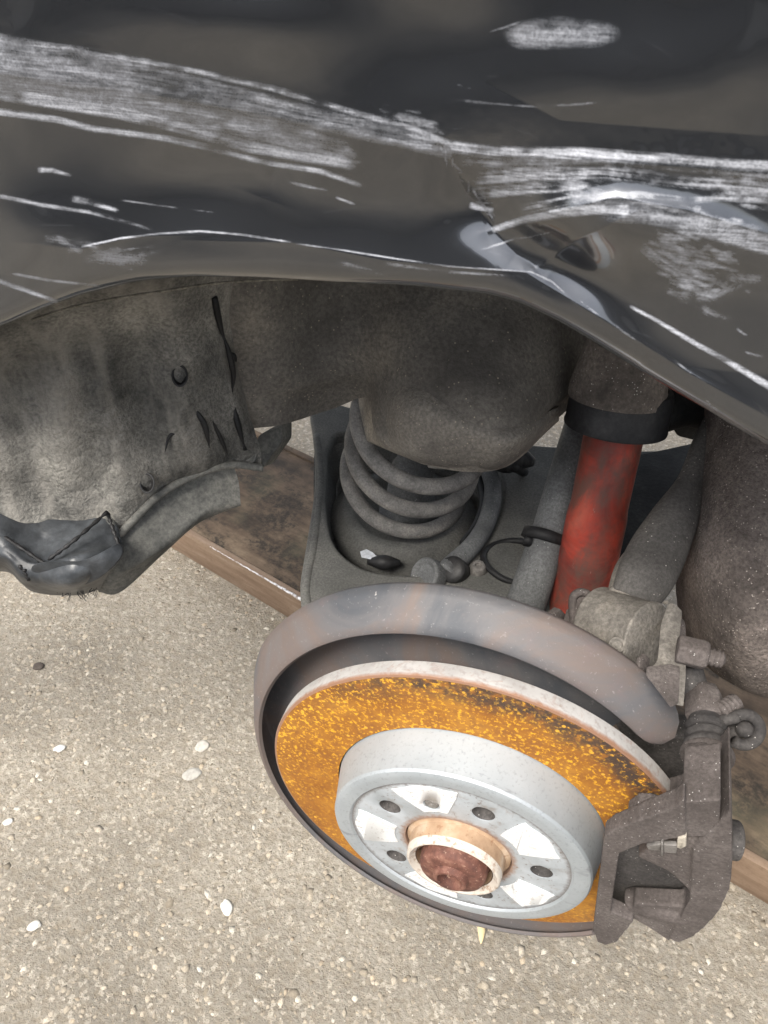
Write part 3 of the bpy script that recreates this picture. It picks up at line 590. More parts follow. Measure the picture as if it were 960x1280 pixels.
zl(572, 716, ZP+.004, [(0, 0), (0, .012), (.016, .012), (.018, .008), (.018, 0)], M_black, 'bushing', ax=(-.2, -.5, .7))
b = zl(597, 715, ZP+.004, [(0, 0), (0, .0085), (.004, .0085), (.008, .0068), (.009, .0062), (.0092, .003), (.007, .0028), (.007, 0)], M_zinc, 'pan_bolt', 24)
bm = bmesh.new(); c = Wz(640, 700, ZP+.008); P = [np.array(c)+np.array([.026*math.cos(a), .026*math.sin(a), .003*math.sin(a*2)]) for a in np.linspace(.3, 5.9, 40)]; tube(bm, P, .0030, 10); bm_obj('wire_loop', bm, M_black, car)
bm = bmesh.new(); stube(bm, [(Wz(640, 585, ZP+.03), .006), (Wz(630, 578, ZP+.03), .011), (Wz(650, 574, ZP+.03), .012), (Wz(668, 578, ZP+.03), .004)], 20); stube(bm, [(Wz(610, 578, ZP+.02), .006), (Wz(640, 582, ZP+.03), .006), (Wz(655, 590, ZP+.01), .005)], 14); bm_obj('cable_plug', bm, M_black, car)
bm = bmesh.new(); q = [(450, 690), (458, 687), (466, 691), (470, 695), (478, 697), (474, 701), (462, 699), (452, 697)]; prism(bm, [Wz(x, y, ZP-.004) for x, y in q], (0, 0, .0006)); bm_obj('torn_label', bm, M_white, pan, False)
bm = bmesh.new(); stube(bm, [(Wz(460, 702, ZP-.008), .003), (Wz(480, 703, ZP-.006), .007), (Wz(500, 704, ZP-.008), .003)], 14); bm_obj('rubber_lug', bm, M_black, pan)

# ---- wheelhouse / chassis rail with rounded spring dome
def rows_(R): return [[W(*p) for p in r] for r in R]
WH = [
 [(262, 300, .50), (330, 310, .52), (400, 310, .55), (455, 310, .56), (520, 310, .56), (590, 310, .55), (650, 330, .55), (710, 350, .58), (760, 360, .63)],
 [(270, 380, .53), (330, 372, .54), (395, 370, .57), (452, 370, .575), (515, 370, .555), (590, 375, .54), (655, 385, .545), (712, 400, .58), (758, 410, .64)],
 [(284, 430, .56), (340, 430, .565), (400, 428, .59), (452, 425, .585), (510, 430, .555), (585, 440, .535), (650, 450, .54), (710, 448, .58), (752, 445, .65)],
 [(292, 475, .58), (345, 478, .585), (403, 470, .605), (456, 458, .60), (506, 470, .560), (575, 503, .530), (643, 528, .535), (700, 492, .58), (745, 470, .66)],
 [(300, 500, .59), (348, 500, .60), (408, 485, .62), (460, 474, .61), (488, 505, .575), (555, 545, .545), (632, 560, .545), (690, 508, .585), (738, 480, .67)],
 [(305, 534, .61), (352, 529, .615), (412, 510, .64), (461, 496, .625), (475, 545, .590), (535, 579, .575), (628, 582, .57), (697, 520, .60), (735, 490, .68)]]
def rwh(S):
    P = S.reshape(-1, 3); d = fbm(P, 30, 3, 5)*.0012+fbm(P, 160, 2, 9)*.0004
    return (P+np.outer(d, -F_)).reshape(S.shape)
wh = patch('wheelhouse', rows_(WH), M_under, car, 180, 120, .004, rough_fn=rwh)
DM = [[(450, 455, .64), (515, 472, .562), (566, 497, .540), (605, 518, .538), (648, 529, .540), (697, 508, .585)],
      [(450, 495, .65), (500, 508, .555), (552, 527, .531), (598, 546, .530), (645, 552, .532), (696, 516, .588)],
      [(455, 545, .65), (500, 563, .574), (545, 578, .566), (590, 583, .566), (634, 578, .565), (697, 524, .592)],
      [(472, 545, .62), (502, 562, .62), (545, 574, .62), (590, 578, .62), (634, 574, .62), (697, 522, .63)]]
patch('spring_dome', rows_(DM), M_dome, car, 120, 70, .003, rough_fn=rwh)
# dark body structure above and behind
box(bm := bmesh.new(), (.02, .62, .86), (1.5, .02, .34)); bm_obj('inner_body_panel', bm, M_subframe, car, False)
box(bm := bmesh.new(), (.0, .30, .955), (1.5, .62, .02)); bm_obj('boot_floor', bm, M_subframe, car, False)

# ---- front wheel arch liner (felt) with flap
LN = [
 [(-120, 430, .46), (-40, 390, .43), (0, 366, .42), (60, 335, .415), (110, 325, .42), (160, 316, .43), (215, 310, .45), (262, 308, .48), (300, 310, .51)],
 [(-120, 520, .52), (-40, 480, .495), (5, 455, .485), (62, 430, .485), (112, 420, .49), (162, 410, .50), (222, 405, .505), (268, 392, .525), (292, 400, .55)],
 [(-120, 560, .54), (-40, 530, .52), (10, 510, .508), (68, 495, .506), (118, 480, .512), (168, 470, .53), (226, 465, .528), (276, 445, .548), (296, 460, .575)],
 [(-120, 600, .56), (-40, 580, .545), (20, 570, .530), (78, 560, .530), (128, 545, .536), (178, 538, .55), (232, 530, .55), (286, 505, .57), (308, 515, .59)],
 [(-120, 640, .58), (-40, 620, .565), (28, 615, .550), (86, 605, .550), (136, 600, .556), (188, 590, .565), (244, 570, .57), (298, 548, .59), (322, 555, .60)],
 [(-120, 690, .60), (-40, 660, .585), (40, 668, .570), (84, 652, .575), (140, 666, .575), (200, 618, .585), (252, 594, .592), (298, 582, .605), (329, 586, .61)]]
def rln(S):
    P = S.reshape(-1, 3); u = np.repeat(np.linspace(0, 1, S.shape[0]), S.shape[1])
    d = .0050*np.sin(u*36+fbm(P, 8, 2, 3)*1.2)*np.clip(1.2-u, 0, 1)+np.abs(fbm(P, 20, 3, 5))*.007+fbm(P, 110, 3, 9)*.0018
    return (P+np.outer(d, -F_)).reshape(S.shape)
ln = patch('wheel_arch_liner', rows_(LN), M_felt, car, 300, 220, .004, rough_fn=rln)
def hole(px, py, t, r, name='rivet_hole', mat=None):
    bm = bmesh.new(); c = W(px, py, t); lathe(bm, c, F_, [(-.0005, r*1.35), (-.0012, r*1.1), (.002, r), (.006, r*.7), (.006, 0)], 20, oval=1.35); return bm_obj(name, bm, mat or M_black, ln)
hole(184, 604, .5625, .0042); hole(225, 470, .5225, .0042)
bm = bmesh.new(); lathe(bm, W(309, 569, .6), -F_, [(-.002, .0078), (.0012, .0075), (.0016, .0066), (.0006, .006), (.0008, .003), (0, 0)], 28); bm_obj('push_clip', bm, M_flap, ln)
bm = bmesh.new(); tube(bm, spline([W(268, 372, .51), W(276, 410, .53), W(286, 440, .54), W(292, 470, .555), W(290, 500, .57), W(300, 540, .58), W(306, 562, .59)], 40), [.0008+.0016*abs(math.sin(i*.23+1)) for i in range(40)], 6); bm_obj('torn_seam', bm, M_black, ln)
for L_, r_ in (([(206, 566, .552), (212, 545, .548), (226, 540, .548)], .0012), ([(238, 505, .545), (255, 530, .553), (262, 560, .566)], .0022), ([(262, 520, .560), (276, 548, .573), (286, 572, .588)], .0016), ([(216, 478, .532), (224, 466, .530), (236, 462, .530)], .0020), ([(285, 440, .548), (296, 452, .556)], .0030)):
    bm = bmesh.new(); tube(bm, spline([W(*q) for q in L_], 20), [r_*math.sin(math.pi*(q+.5)/20) for q in range(20)], 8, flat=.5, fdir=F_); bm_obj('tear', bm, M_black, ln)
# flange ridge, lower flap
bm = bmesh.new(); tube(bm, spline([W(133, 637, .57), W(147, 666, .568), W(162, 655, .571), W(200, 618, .578), W(250, 591, .585), W(292, 581, .596), W(329, 585, .602)], 60), .0032, 8); bm_obj('flange', bm, M_flap, ln)
FP = [[(146, 666, .575), (175, 645, .58), (210, 614, .59), (250, 594, .597), (292, 583, .605)],
      [(150, 690, .57), (180, 672, .58), (215, 648, .59), (258, 622, .60), (298, 604, .61)],
      [(132, 708, .57), (170, 702, .58), (215, 672, .59), (262, 636, .60), (300, 628, .61)],
      [(120, 720, .58), (145, 722, .583), (205, 685, .595), (246, 652, .605), (300, 629, .615)],
      [(124, 738, .60), (150, 738, .60), (200, 693, .61), (250, 650, .62), (299, 630, .625)]]
patch('liner_flap', rows_(FP), M_flap, car, 70, 50, .003)
# broken sill end: crumpled dark plastic
BP = [[(-60, 640, .56), (0, 625, .565), (50, 640, .57), (95, 650, .57), (135, 637, .575)],
      [(-60, 665, .55), (0, 662, .55), (48, 700, .55), (92, 690, .545), (150, 668, .565)],
      [(-60, 690, .56), (0, 684, .545), (40, 706, .545), (96, 700, .535), (152, 690, .56)],
      [(-60, 710, .57), (5, 698, .55), (36, 722, .55), (92, 728, .54), (138, 710, .56)],
      [(-60, 725, .60), (8, 712, .59), (42, 737, .585), (92, 742, .585), (124, 735, .59)]]
def rbr(S):
    P = S.reshape(-1, 3); d = np.abs(fbm(P, 24, 2, 15))*.009+fbm(P, 80, 3, 22)*.0012
    return (P+np.outer(d, -F_)).reshape(S.shape)
bk = patch('broken_sill_trim', rows_(BP), M_broken, car, 110, 80, .003, rough_fn=rbr)
for pts in ([(35, 712, .540), (44, 704, .532), (70, 700, .528), (100, 703, .527), (128, 690, .534), (150, 676, .545), (156, 694, .545), (128, 722, .54), (96, 736, .55), (60, 733, .55)],):
    plate('plastic_shard', pts, F_*.003, M_broken, bk, .0016, .45)
bm = bmesh.new()
for L_ in ([(0, 668, .548), (34, 690, .540), (60, 705, .535), (96, 702, .535)], [(60, 700, .534), (92, 676, .536), (134, 640, .556)], [(24, 706, .54), (36, 724, .545), (30, 712, .54)], [(134, 640, .560), (142, 664, .556), (152, 690, .55)]):
    P_ = spline([W(*q) for q in L_], 24); tube(bm, P_, [.0007+.0011*abs(math.sin(q*.9)) for q in range(24)], 6)
bm_obj('crack', bm, M_black, bk)
bm = bmesh.new()
for k in range(26):
    x = 96+random.uniform(-16, 26); y = 738+random.uniform(-4, 2); dx = random.uniform(-10, 8); dy = random.uniform(2, 14)
    tube(bm, spline([W(x, y, .57), W(x+dx*.5+random.uniform(-5, 5), y+dy*.5, .57), W(x+dx, y+dy, .57)], 8), .00022, 4)
bm_obj('frayed_fibre', bm, M_black, bk)
# small bracket beyond the liner corner
plate('jack_point', [(322, 545, .66), (352, 528, .66), (352, 552, .66), (328, 585, .66), (318, 586, .66)], (0, .02, -.01), M_flap, car, .002)

# ---- rear liner, pushed forward by the crash
RL = [[(872, 430, .62), (885, 430, .57), (915, 430, .53), (960, 430, .51), (1030, 430, .53)],
      [(878, 530, .63), (889, 532, .58), (916, 530, .54), (962, 530, .52), (1035, 530, .54)],
      [(858, 620, .64), (872, 620, .58), (905, 620, .535), (960, 620, .515), (1040, 620, .54)],
      [(848, 710, .64), (858, 712, .58), (898, 712, .53), (955, 715, .51), (1040, 715, .54)],
      [(854, 780, .65), (868, 790, .60), (902, 800, .545), (955, 805, .525), (1040, 805, .55)],
      [(868, 812, .68), (882, 828, .63), (915, 850, .575), (962, 868, .555), (1045, 880, .57)],
      [(874, 815, .70), (890, 826, .67), (920, 842, .62), (965, 858, .60), (1045, 868, .60)]]
def rrl(S):
    P = S.reshape(-1, 3); d = fbm(P, 24, 3, 35)*.003+fbm(P, 170, 3, 39)*.0011
    return (P+np.outer(d, -F_)).reshape(S.shape)
patch('rear_arch_liner', rows_(RL), M_rfelt, car, 130, 170, .004, rough_fn=rrl)

# ------------------------------------------------------------------ body panel
LIP = np.array([(-600, 800), (-300, 590), (-60, 440), (0, 408), (40, 390), (100, 368), (170, 351), (240, 345), (330, 347), (430, 353), (520, 357), (570, 363), (610, 367), (650, 378), (700, 402), (760, 438), (820, 475), (890, 516), (960, 558), (1040, 606), (1200, 700), (1700, 980)], float)
Y0 = -.02
xs = np.r_[np.linspace(-600, -12, 40), np.arange(-10, 972, 1.45), np.linspace(974, 1700, 40)]
ly = np.interp(xs, LIP[:, 0], LIP[:, 1]); k_ = np.ones(41)/41
mid = (xs > -10) & (xs < 971); lym = np.convolve(np.pad(ly[mid], 20, 'edge'), k_, 'valid'); ly[mid] = .5*ly[mid]+.5*lym
NR = 330
vv = np.linspace(0, 1, NR)
PX = np.repeat(xs[:, None], NR, 1); PY = ly[:, None]+(-14-ly[:, None])*vv[None]
extra = np.array([-20, -40, -80, -140, -220, -330, -480, -700], float)
PX = np.c_[PX, np.repeat(xs[:, None], len(extra), 1)]; PY = np.c_[PY, np.repeat(extra[None], len(xs), 0)]
ncx, ncy = PX.shape
r = F_+((PX-480)/FPX)[..., None]*R_+((PY-640)/FPX)[..., None]*D_
base = CAM+((Y0-CAM[1])/r[..., 1])[..., None]*r            # points on the plane y = Y0
def seg_d(px, py, line):                                    # distance (px), along-parameter and side to a polyline
    best = np.full(px.shape, 1e9); side = np.zeros_like(px); par = np.zeros_like(px); acc = 0; L = np.array(line, float)
    tot = np.hypot(*(L[1:]-L[:-1]).T).sum()
    for (x0, y0), (x1, y1) in zip(L[:-1], L[1:]):
        dx, dy = x1-x0, y1-y0; l2 = dx*dx+dy*dy; t = np.clip(((px-x0)*dx+(py-y0)*dy)/l2, 0, 1)
        d = np.hypot(px-x0-t*dx, py-y0-t*dy); m = d < best; best = np.where(m, d, best)
        side = np.where(m, np.sign((px-x0)*dy-(py-y0)*dx)*-1, side); par = np.where(m, (acc+t*math.sqrt(l2))/tot, par); acc += math.sqrt(l2)
    return best, side, par
PP = np.stack([PX, PY], -1)
h = np.zeros(PX.shape)                                      # + = inboard, metres
RIDGE = [(-600, 10), (-200, 55), (0, 92), (150, 112), (300, 138), (430, 165), (560, 192), (700, 198), (850, 208), (960, 218), (1300, 240), (1700, 260)]
ry = np.interp(PX, *np.array(RIDGE).T); dv = PY-ry          # + below the ridge
h += -.0035*np.exp(-np.clip(dv, 0, None)/60)+np.where(dv < 0, -np.clip(-dv, 0, 400)/400*.010, np.clip(dv, 0, 250)/250*.010)
def g(cx, cy, sx, sy, rot=0):
    c, s_ = math.cos(rot), math.sin(rot); x = (PX-cx)*c+(PY-cy)*s_; y = -(PX-cx)*s_+(PY-cy)*c; return np.exp(-(x/sx)**2-(y/sy)**2)
h += .0055*g(600, 262, 60, 48)+.0035*g(470, 262, 120, 60, .1)+.007*g(700, 330, 90, 30, .5)-.006*g(820, 290, 150, 40, .2)+.005*g(250, 230, 90, 55)-.004*g(80, 300, 90, 60)
h += -.0030*g(780, 105, 190, 70, -.05)-.003*g(300, 30, 160, 50, .1)+.0035*g(540, 60, 120, 80)-.001*g(900, 100, 80, 60)
def crease(line, amp, w):
    global h
    d, s_, t = seg_d(PX, PY, line); h += amp*np.exp(-d/w)*np.sin(np.pi*np.clip(t, .02, .98))**.5
crease([(538, 178), (562, 215), (590, 250), (618, 288), (645, 318), (690, 345)], .0022, 30)
crease([(550, 184), (568, 212), (582, 240), (606, 262), (620, 290)], .0011, 7)
crease([(600, 292), (680, 268), (770, 246), (860, 262), (1000, 305)], -.0036, 34)
crease([(655, 338), (700, 366), (780, 416), (860, 466), (980, 532)], -.0017, 13)
crease([(230, 300), (365, 303), (480, 325), (600, 336), (665, 340)], -.0011, 12)
crease([(0, 300), (100, 312), (170, 295), (300, 292)], -.0007, 10)
crease([(668, 338), (720, 300), (800, 262)], -.0016, 16)
crease([(330, 250), (345, 210), (335, 160)], .0014, 26)
crease([(600, 100), (700, 150), (960, 170)], .0012, 34)
h += .0024*fbm(PP, 1/200., 2, 4)+.0004*fbm(PP, 1/80., 2, 8)+.00016*fbm(PP, 1/16., 2, 12)*np.exp(-np.abs(dv)/45)
dl = np.clip(ly[:, None]-PY, 0, 400); h += .0045*np.exp(-dl/7.)          # rolled lip turns inboard
outm = np.clip((np.abs(PX-480)-620)/300, 0, 1); h = h*(1-outm)
V = CAM+((Y0+h-CAM[1])/r[..., 1])[..., None]*r
# roof of the wing: carry the skin up and then inboard
top = V[:, -1].copy(); rowsT = []
for dz, dy in ((.05, -.004), (.10, .01), (.135, .04), (.15, .09), (.155, .30), (.15, .62)):
    q = top.copy(); q[:, 2] = np.maximum(top[:, 2], .98)+dz; q[:, 1] = Y0+dy; q[:, 0] = top[:, 0]*3.2; rowsT.append(q[:, None])
# lip flange turned inboard below
low = V[:, 0].copy(); rowsL = []
for dz, dy in ((.004, .022), (.001, .019), (-.0008, .010), (-.0006, .003)):
    q = low.copy(); q[:, 1] += dy; q[:, 2] += dz; rowsL.append(q[:, None])
V = np.concatenate(rowsL+[V]+rowsT, 1); nl = len(rowsL); nt = len(rowsT)
# scratches: density (scuff) computed where the scrape marks are
U = np.zeros(PX.shape); FL = 0
def scrape(line, w0, w1, amp, streak=3.0, fade=.08, seed=0, gap=.0, sharp=1.0, asp=40.):
    global U
    d, s_, t = seg_d(PX, PY, line); off = d*s_; w = w0+(w1-w0)*t; L = np.array(line, float); tot = np.hypot(*(L[1:]-L[:-1]).T).sum()
    n = vnoise(np.stack([t*tot/asp, off/(streak*1.3)], -1), 1, seed)*.30+vnoise(np.stack([t*tot/(asp*.5), off/(streak*.5)], -1), 1, seed+5)*.22+.25*fbm(PP, 1/7., 2, seed+9)
    e = np.clip((w-d)/(np.minimum(w*.5, 4)+.6), 0, 1); end = np.clip(t/fade, 0, 1)*np.clip((1-t)/fade, 0, 1) if fade else 1
    amp *= .85; e = e*np.where((t <= 0) | (t >= 1), 0, 1)
    bl = fbm(PP, 1/24., 2, seed+61); a = amp*e*end*np.clip(.60+sharp*(n-gap)+.40*bl, 0, 1); U = np.maximum(U, a)
scrape([(-60, 52), (0, 62), (100, 80), (200, 100), (300, 124), (400, 150), (500, 172), (566, 188)], 22, 13, .50, 4, .0, 1, .0, .8, 160)
scrape([(-60, 42), (0, 50), (100, 62), (220, 84), (340, 110), (440, 140), (520, 162), (566, 182)], 5, 5, .75, 2.5, .0, 2, .05, 1, 90)
scrape([(-60, 110), (0, 116), (70, 128), (150, 141), (230, 160), (310, 183), (380, 196), (448, 206)], 11, 8, .85, 3, .05, 3, -.05, .9, 90)
scrape([(-60, 84), (0, 90), (150, 116), (300, 148), (440, 188)], 24, 12, .42, 5, .04, 61, -.1, .7, 160)
scrape([(60, 118), (160, 130), (260, 150), (360, 172), (446, 200)], 16, 12, .55, 3, .05, 4, .05, 1, 120)
scrape([(250, 150), (350, 170), (445, 204)], 5, 14, .55, 3, .05, 44, .0, .8, 120)
scrape([(-60, 130), (0, 140), (70, 149), (120, 162), (190, 170), (255, 183), (330, 203), (400, 214), (455, 233)], 5.5, 4.5, .85, 2.5, .04, 6, -.1, .9, 60)
scrape([(560, 183), (620, 190), (720, 191), (820, 197), (900, 204), (1000, 208)], 9, 7, .9, 2.4, .02, 7, -.1, 1, 90)
scrape([(570, 196), (640, 201), (760, 203), (860, 212), (1000, 222)], 13, 8, .6, 2.6, .05, 8, .15, 1.3, 80)
scrape([(588, 222), (660, 218), (760, 216), (850, 228), (1000, 238)], 11, 9, .8, 2.6, .03, 9, .1, 1.4, 80)
scrape([(588, 242), (640, 238), (700, 236), (740, 232)], 10, 4, .7, 2.5, .08, 10, .1, 1.3, 50)
scrape([(586, 256), (604, 261), (618, 263)], 5, 4, .95, 3, .1, 11, -.2, .8, 20)
scrape([(614, 288), (650, 276), (700, 266), (740, 262), (790, 262)], 5, 9, 1.0, 3, .04, 12, -.2, 1, 50)
scrape([(650, 262), (720, 248), (800, 243), (860, 250)], 8, 4, .65, 2.5, .1, 13, .15, 1.4, 60)
scrape([(745, 262), (810, 266), (870, 280), (930, 298), (1000, 318)], 16, 14, .55, 4, .08, 14, -.1, .7, 120)
scrape([(860, 250), (900, 246), (1000, 250)], 6, 8, .7, 2.5, .1, 15, .1, 1.3, 50)
for q, (a, b, w, m) in enumerate([((800, 306), (860, 350), 9, .6), ((820, 300), (890, 322), 9, .5), ((850, 350), (905, 372), 12, .5), ((866, 372), (930, 352), 10, .55), ((830, 330), (870, 372), 7, .5), ((905, 345), (958, 348), 9, .4), ((875, 384), (915, 400), 7, .6)]):
    scrape([a, ((a[0]+b[0])/2, (a[1]+b[1])/2+3), b], w, w*.7, m, 2.5, .2, 20+q, .2, 1.7, 25)
scrape([(786, 382), (820, 400), (860, 424), (910, 452), (1000, 506)], 2.5, 6, 1.0, 3, .04, 30, -.4, .8, 80)
scrape([(100, 309), (150, 298), (200, 292), (250, 289), (300, 293), (366, 303)], 1.8, 1.6, 1.0, 2, .05, 31, -.4, .8, 40)
scrape([(366, 304), (430, 313), (480, 321), (560, 333), (620, 337), (664, 340), (690, 352), (712, 372)], 1.2, 1.2, .8, 2, .05, 32, -.2, 1, 40)
scrape([(480, 329), (560, 340), (610, 343), (650, 346)], 3, 2, .5, 1.6, .1, 33, .1, 1.5, 40)
scrape([(-40, 232), (0, 245), (50, 256), (110, 265), (160, 278), (192, 288)], 4, 2.5, .6, 2, .08, 34, .0, 1.2, 40)
scrape([(88, 248), (110, 252), (150, 264)], 6, 3, .8, 2.5, .1, 35, .0, 1.4, 20); scrape([(46, 212), (66, 213), (92, 220)], 5, 2, .8, 2.5, .15, 36, -.1, 1.2, 20)
scrape([(-30, 340), (0, 352), (30, 362), (74, 378)], 4, 3, .85, 3, .05, 37, -.3, .8, 60); scrape([(10, 341), (60, 350), (128, 358)], 2, 2, .8, 2, .1, 38, .0, 1.2, 30)
scrape([(150, 250), (200, 257), (270, 266)], 1.5, 1, .6, 2, .1, 39, .1, 1.4, 30); scrape([(356, 227), (380, 232), (412, 239)], 3, 2, .7, 2, .2, 40, .1, 1.4, 20); scrape([(418, 246), (445, 256)], 2, 2, .7, 2, .2, 41, .0, 1.2, 20)
scrape([(100, 322), (150, 318), (205, 312)], 11, 9, .35, 1.5, .25, 42, .25, 2, 60); scrape([(418, 328), (450, 336), (482, 343)], 6, 3, .45, 1.5, .2, 43, .2, 2, 40)
for q, (x0, y0, x1, y1) in enumerate([(722, 372, 752, 397), (765, 404, 802, 430), (842, 450, 884, 480), (880, 498, 900, 516), (700, 360, 724, 384), (800, 330, 812, 336), (640, 300, 690, 290), (600, 312, 650, 296), (920, 410, 935, 420), (930, 440, 956, 446), (560, 124, 680, 134), (570, 106, 590, 110), (668, 132, 752, 128), (610, 40, 660, 24)]):
    scrape([(x0, y0), ((x0+x1)/2, (y0+y1)/2+1), (x1, y1)], 2.2, 1.6, .5, 1.6, .2, 50+q, .1, 1.6, 20)
for q in range(60):                                       # hairline scratches
    cx, cy = rng.uniform(-20, 980), rng.uniform(0, 520); L = rng.uniform(10, 70); a = rng.normal(.18, .25)+(.45 if cx > 640 and cy > 300 else 0)
    if cy > np.interp(cx, LIP[:, 0], LIP[:, 1])-8: continue
    i0 = np.searchsorted(xs, cx-L); i1 = np.searchsorted(xs, cx+L)
    sx, sy = PX[i0:i1], PY[i0:i1]
    if sx.size == 0: continue
    x = (sx-cx)*math.cos(a)+(sy-cy)*math.sin(a); y = -(sx-cx)*math.sin(a)+(sy-cy)*math.cos(a)
    U[i0:i1] = np.maximum(U[i0:i1], rng.uniform(.03, .08)*np.clip(1-np.abs(y)/.9, 0, 1)*(np.abs(x) < L/2))
for q in range(16):                                        # chips and torn paint along the fold
    t = q/15; cx, cy = 554+t*62+rng.normal(0, 3), 186+t*84+rng.normal(0, 3); a = rng.normal(.9, .5); L = rng.uniform(5, 14)
    scrape([(cx-L*math.cos(a), cy-L*math.sin(a)), (cx+rng.normal(0, 2), cy+rng.normal(0, 2)), (cx+L*math.cos(a), cy+L*math.sin(a))], rng.uniform(.8, 3), .6, rng.uniform(.5, 1.1), 1.5, .3, 90+q, -.1, 1.5, 8)
hz = np.clip(1.25-((PX-700)/72)**2-((PY-42-.0*(PX-700))/20)**2+.55*fbm(PP, 1/28., 3, 77), 0, 1)*np.clip(.9+.5*fbm(PP*np.array([.3, 1]), 1/9., 2, 78), 0, 1)
U = np.maximum(U, .30*np.clip(hz*1.5, 0, 1))
for cx, cy, sx, sy, am, sd in ((865, 335, 70, 50, .46, 81), (900, 285, 80, 22, .40, 82), (700, 232, 110, 26, .30, 83), (350, 172, 110, 20, .34, 84), (60, 80, 110, 26, .30, 85), (120, 315, 90, 14, .22, 86), (520, 150, 60, 14, .25, 87), (930, 235, 60, 26, .36, 88)):
    w_ = 1-((PX-cx)/sx)**2-((PY-cy-.25*(PX-cx))/sy)**2; tx = fbm(np.stack([PX*.055+PY*.01, (PY-.25*PX)*.22], -1), 1, 4, sd)+.6*fbm(PP, 1/14., 3, sd+3)
    U = np.maximum(U, am*np.clip(np.clip(w_*1.2, 0, 1)+tx*1.1-.42, 0, 1)*np.clip(w_*3+.6, 0, 1))
brk = np.clip(1.05+1.3*fbm(PP*np.array([.5, 1]), 1/22., 3, 99), .25, 1); U = U*brk
full = np.zeros((ncx, V.shape[1])); full[:, nl:nl+ncy] = np.clip(U, 0, 1)
idx = np.arange(V.shape[0]*V.shape[1]).reshape(V.shape[0], V.shape[1])
Fq = np.stack([idx[:-1, :-1], idx[1:, :-1], idx[1:, 1:], idx[:-1, 1:]], -1).reshape(-1, 4)
me = bpy.data.meshes.new('body_panel'); me.vertices.add(V.shape[0]*V.shape[1]); me.vertices.foreach_set('co', V.reshape(-1)); me.loops.add(Fq.size); me.loops.foreach_set('vertex_index', Fq.ravel())
me.polygons.add(len(Fq)); me.polygons.foreach_set('loop_start', np.arange(0, Fq.size, 4)); me.update(calc_edges=True)
at = me.attributes.new('scuff', 'FLOAT', 'POINT'); at.data.foreach_set('value', full.ravel().astype(np.float32))
k = NT('dark_grey_paint'); sc_ = k.attr('scuff')
st = k.noise(1500, 3, .65, co=k.mp((.035, .035, 1), (0, math.radians(4), 0))); sp = k.noise(1300, 3, .7)
m = k.math('MULTIPLY', sc_, k.math('ADD', k.ramp(st, [(.38, .25), (.62, .75)]), k.ramp(sp, [(.42, .1), (.60, .5)])), True); m = k.math('MULTIPLY', m, 1.15, True)
 
dirt = k.noise(14, 5, .6); fl = k.noise(3000, 1, .5)
paint = k.mix(k.ramp(dirt, [(.35, 0.0), (.75, .35)]), (.082, .088, .100), (.118, .122, .128)); 
col = k.mix(m, paint, (.62, .64, .70))
k.set(Base_Color=col, Metallic=k.ramp(m, [(0, .78), (.4, 0.0)]), Roughness=k.ramp(m, [(0, .17), (.35, .62)]))
k.put('Specular IOR Level', .5); k.put('Coat Weight', k.ramp(m, [(0, 1.0), (.3, 0.0)])); k.put('Coat Roughness', k.ramp(dirt, [(.3, .02), (.8, .07)]))
k.bump(m, .10, .0004)
me.materials.append(k.m); me.shade_smooth()
panel = link(bpy.data.objects.new('body_panel', me), car); panel['label'] = 'dark grey painted wing panel with pale scrape marks and a folded dent'
# dusty line of sealant inside the arch lip
bm = bmesh.new(); tube(bm, spline([W(40, 400, .44), W(90, 384, .44), (W(150, 372, .445)), W(210, 363, .45), W(270, 354, .46), W(330, 350, .47), W(372, 349, .475)], 80), [.0006+.0004*random.random() for i in range(80)], 6); bm_obj('sealant_line', bm, M_dust, car)

# ------------------------------------------------------------------ loose things on the ground
def pebble(px, py, rpx, col, label, cat='pebble', flat=.5, el=1.4, rot=.6, name='pebble'):
    c = Wz(px, py, 0); g_ = rpx*.00078; bm = bmesh.new(); bmesh.ops.create_icosphere(bm, subdivisions=3, radius=1)
    for v in bm.verts:
        n = 1+.22*float(vnoise(np.array([[v.co.x, v.co.y, v.co.z]]), 1.6, int(px))[0]); v.co = Vector((v.co.x*el*n, v.co.y*n, v.co.z*flat*n))*g_
    kk = NT('pebble_stone'); a = kk.noise(220, 4, .6); kk.set(Base_Color=kk.ramp(a, [(.35, tuple(np.array(col)*.75)), (.6, col)]), Roughness=.7); kk.bump(a, .3, .0006)
    o = bm_obj(name, bm, kk.m); o.location = (c[0], c[1], g_*flat*.45); o.rotation_euler = (0, 0, rot); return tag(o, label, cat)
pebble(75, 936, 7, (.66, .65, .62), 'bright white pebble on the bare concrete, halfway down the left side')
pebble(283, 1135, 8, (.70, .68, .62), 'elongated white pebble on the concrete below and left of the brake disc', el=1.5, rot=-.9)
pebble(43, 1158, 7, (.62, .60, .55), 'off white pebble near the lower left corner of the ground')
pebble(10, 1028, 6, (.64, .61, .56), 'white pebble at the left edge of the picture')
pebble(253, 933, 11, (.50, .47, .42), 'flat pale grey stone left of the dust shield', flat=.25, el=1.1)
pebble(240, 968, 11, (.42, .40, .36), 'flat angular grey stone just below another pale stone', flat=.25)
pebble(48, 834, 9, (.07, .055, .045), 'dark brown crumb of dirt under the broken sill', 'dirt clod', el=1.2, name='dirt_clod')
pebble(256, 981, 3.4, (.70, .72, .16), 'tiny yellow green speck of plastic beside the grey stone', 'plastic bit', name='plastic_bit') if False else None
bm = bmesh.new(); q = [(596, 1150), (603, 1148), (607, 1160), (605, 1172), (601, 1182), (598, 1170)]; prism(bm, round_poly([Wz(x, y, .006) for x, y in q], 3, .3), (0, 0, .0006))
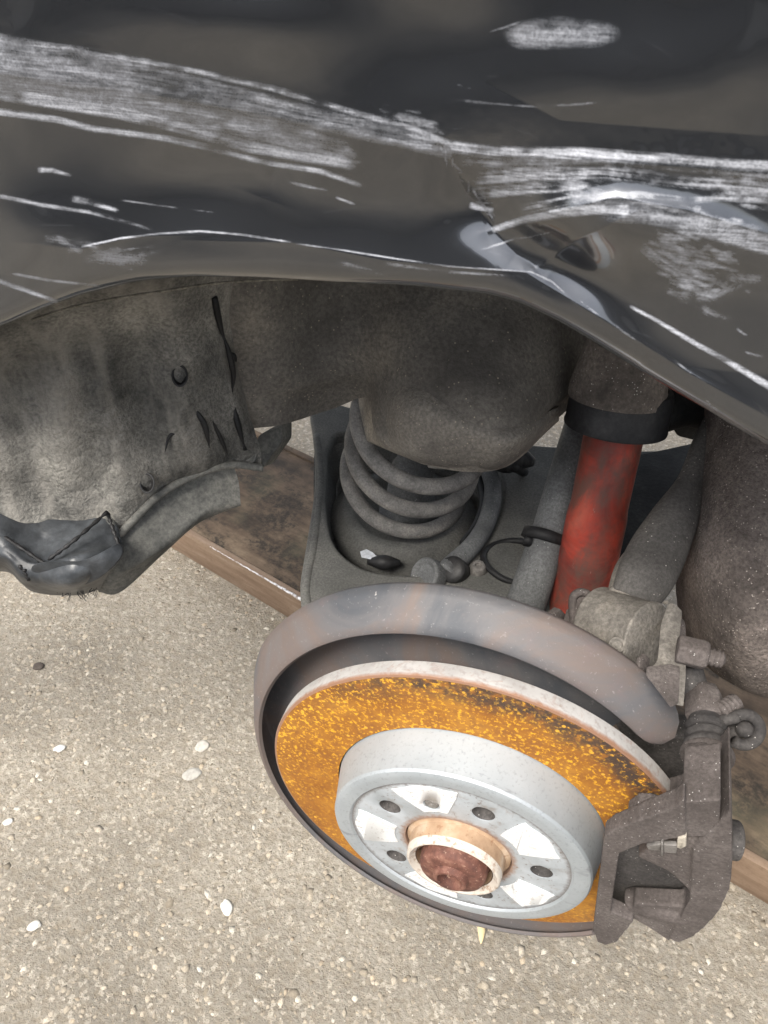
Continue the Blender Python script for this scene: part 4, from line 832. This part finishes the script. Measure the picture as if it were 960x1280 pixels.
kk = NT('dry_leaf'); kk.set(Base_Color=(.62, .5, .28), Roughness=.7); tag(bm_obj('dry_leaf', bm, kk.m), 'small straw coloured dry leaf on the ground under the brake disc', 'leaf')

# ------------------------------------------------------------------ unseen car, added so the paint mirrors a dark shape
nb = tag(link(bpy.data.objects.new('added_reflection_car', None)), 'dark blue hatchback added out of view to give dark reflections in the scraped paint', 'car'); nb.location = (-.9, -2.78, 0)
def simple(name, base, rough, metal=0):
    k = NT(name); n = k.noise(6, 4); k.set(Base_Color=k.ramp(n, [(.3, tuple(np.array(base)*.85)), (.7, base)]), Roughness=rough, Metallic=metal); return k.m
NBP = simple('navy_paint', (.012, .016, .028), .3); NBG = simple('dark_glass', (.01, .012, .014), .08); NBT = simple('tyre_rubber', (.02, .02, .02), .85); NBR = simple('alloy_rim', (.35, .36, .38), .35, .8)
prof_ = [(-2.1, .32), (-2.1, .62), (-1.95, .78), (-1.1, .92), (-.5, 1.32), (.9, 1.40), (1.7, 1.05), (2.0, .85), (2.05, .32), (1.72, .20)]
for cx in (1.3, -1.3):
    prof_ += [(cx+.36*math.cos(a), .30+.36*math.sin(a)) for a in np.linspace(-.25, math.pi+.25, 12)]
bm = bmesh.new(); prism(bm, [(x, -.84, z) for x, z in prof_], (0, 1.68, 0)); b_ = bevelled('body', bm, NBP, nb, .06, 3, 40)
for sy in (-1, 1):
    bm = bmesh.new(); prism(bm, [(x, sy*.845, z) for x, z in [(-.95, .93), (-.45, 1.26), (.85, 1.33), (1.45, 1.02), (1.4, .93)]], (0, sy*-.02, 0)); bm_obj('side_window', bm, NBG, nb, False)
    for cx in (-1.3, 1.3):
        bm = bmesh.new(); lathe(bm, (cx, sy*.80, .31), (0, sy, 0), [(-.20, 0), (-.20, .28), (-.18, .31), (-.02, .31), (0, .28), (-.01, .20), (-.03, .19)], 40); w_ = bm_obj('wheel', bm, NBT, nb)
        bm = bmesh.new(); lathe(bm, (cx, sy*.78, .31), (0, sy, 0), [(-.02, .20), (0, .19), (-.03, .15), (-.01, .05), (0, 0)], 32); bm_obj('rim', bm, NBR, w_)
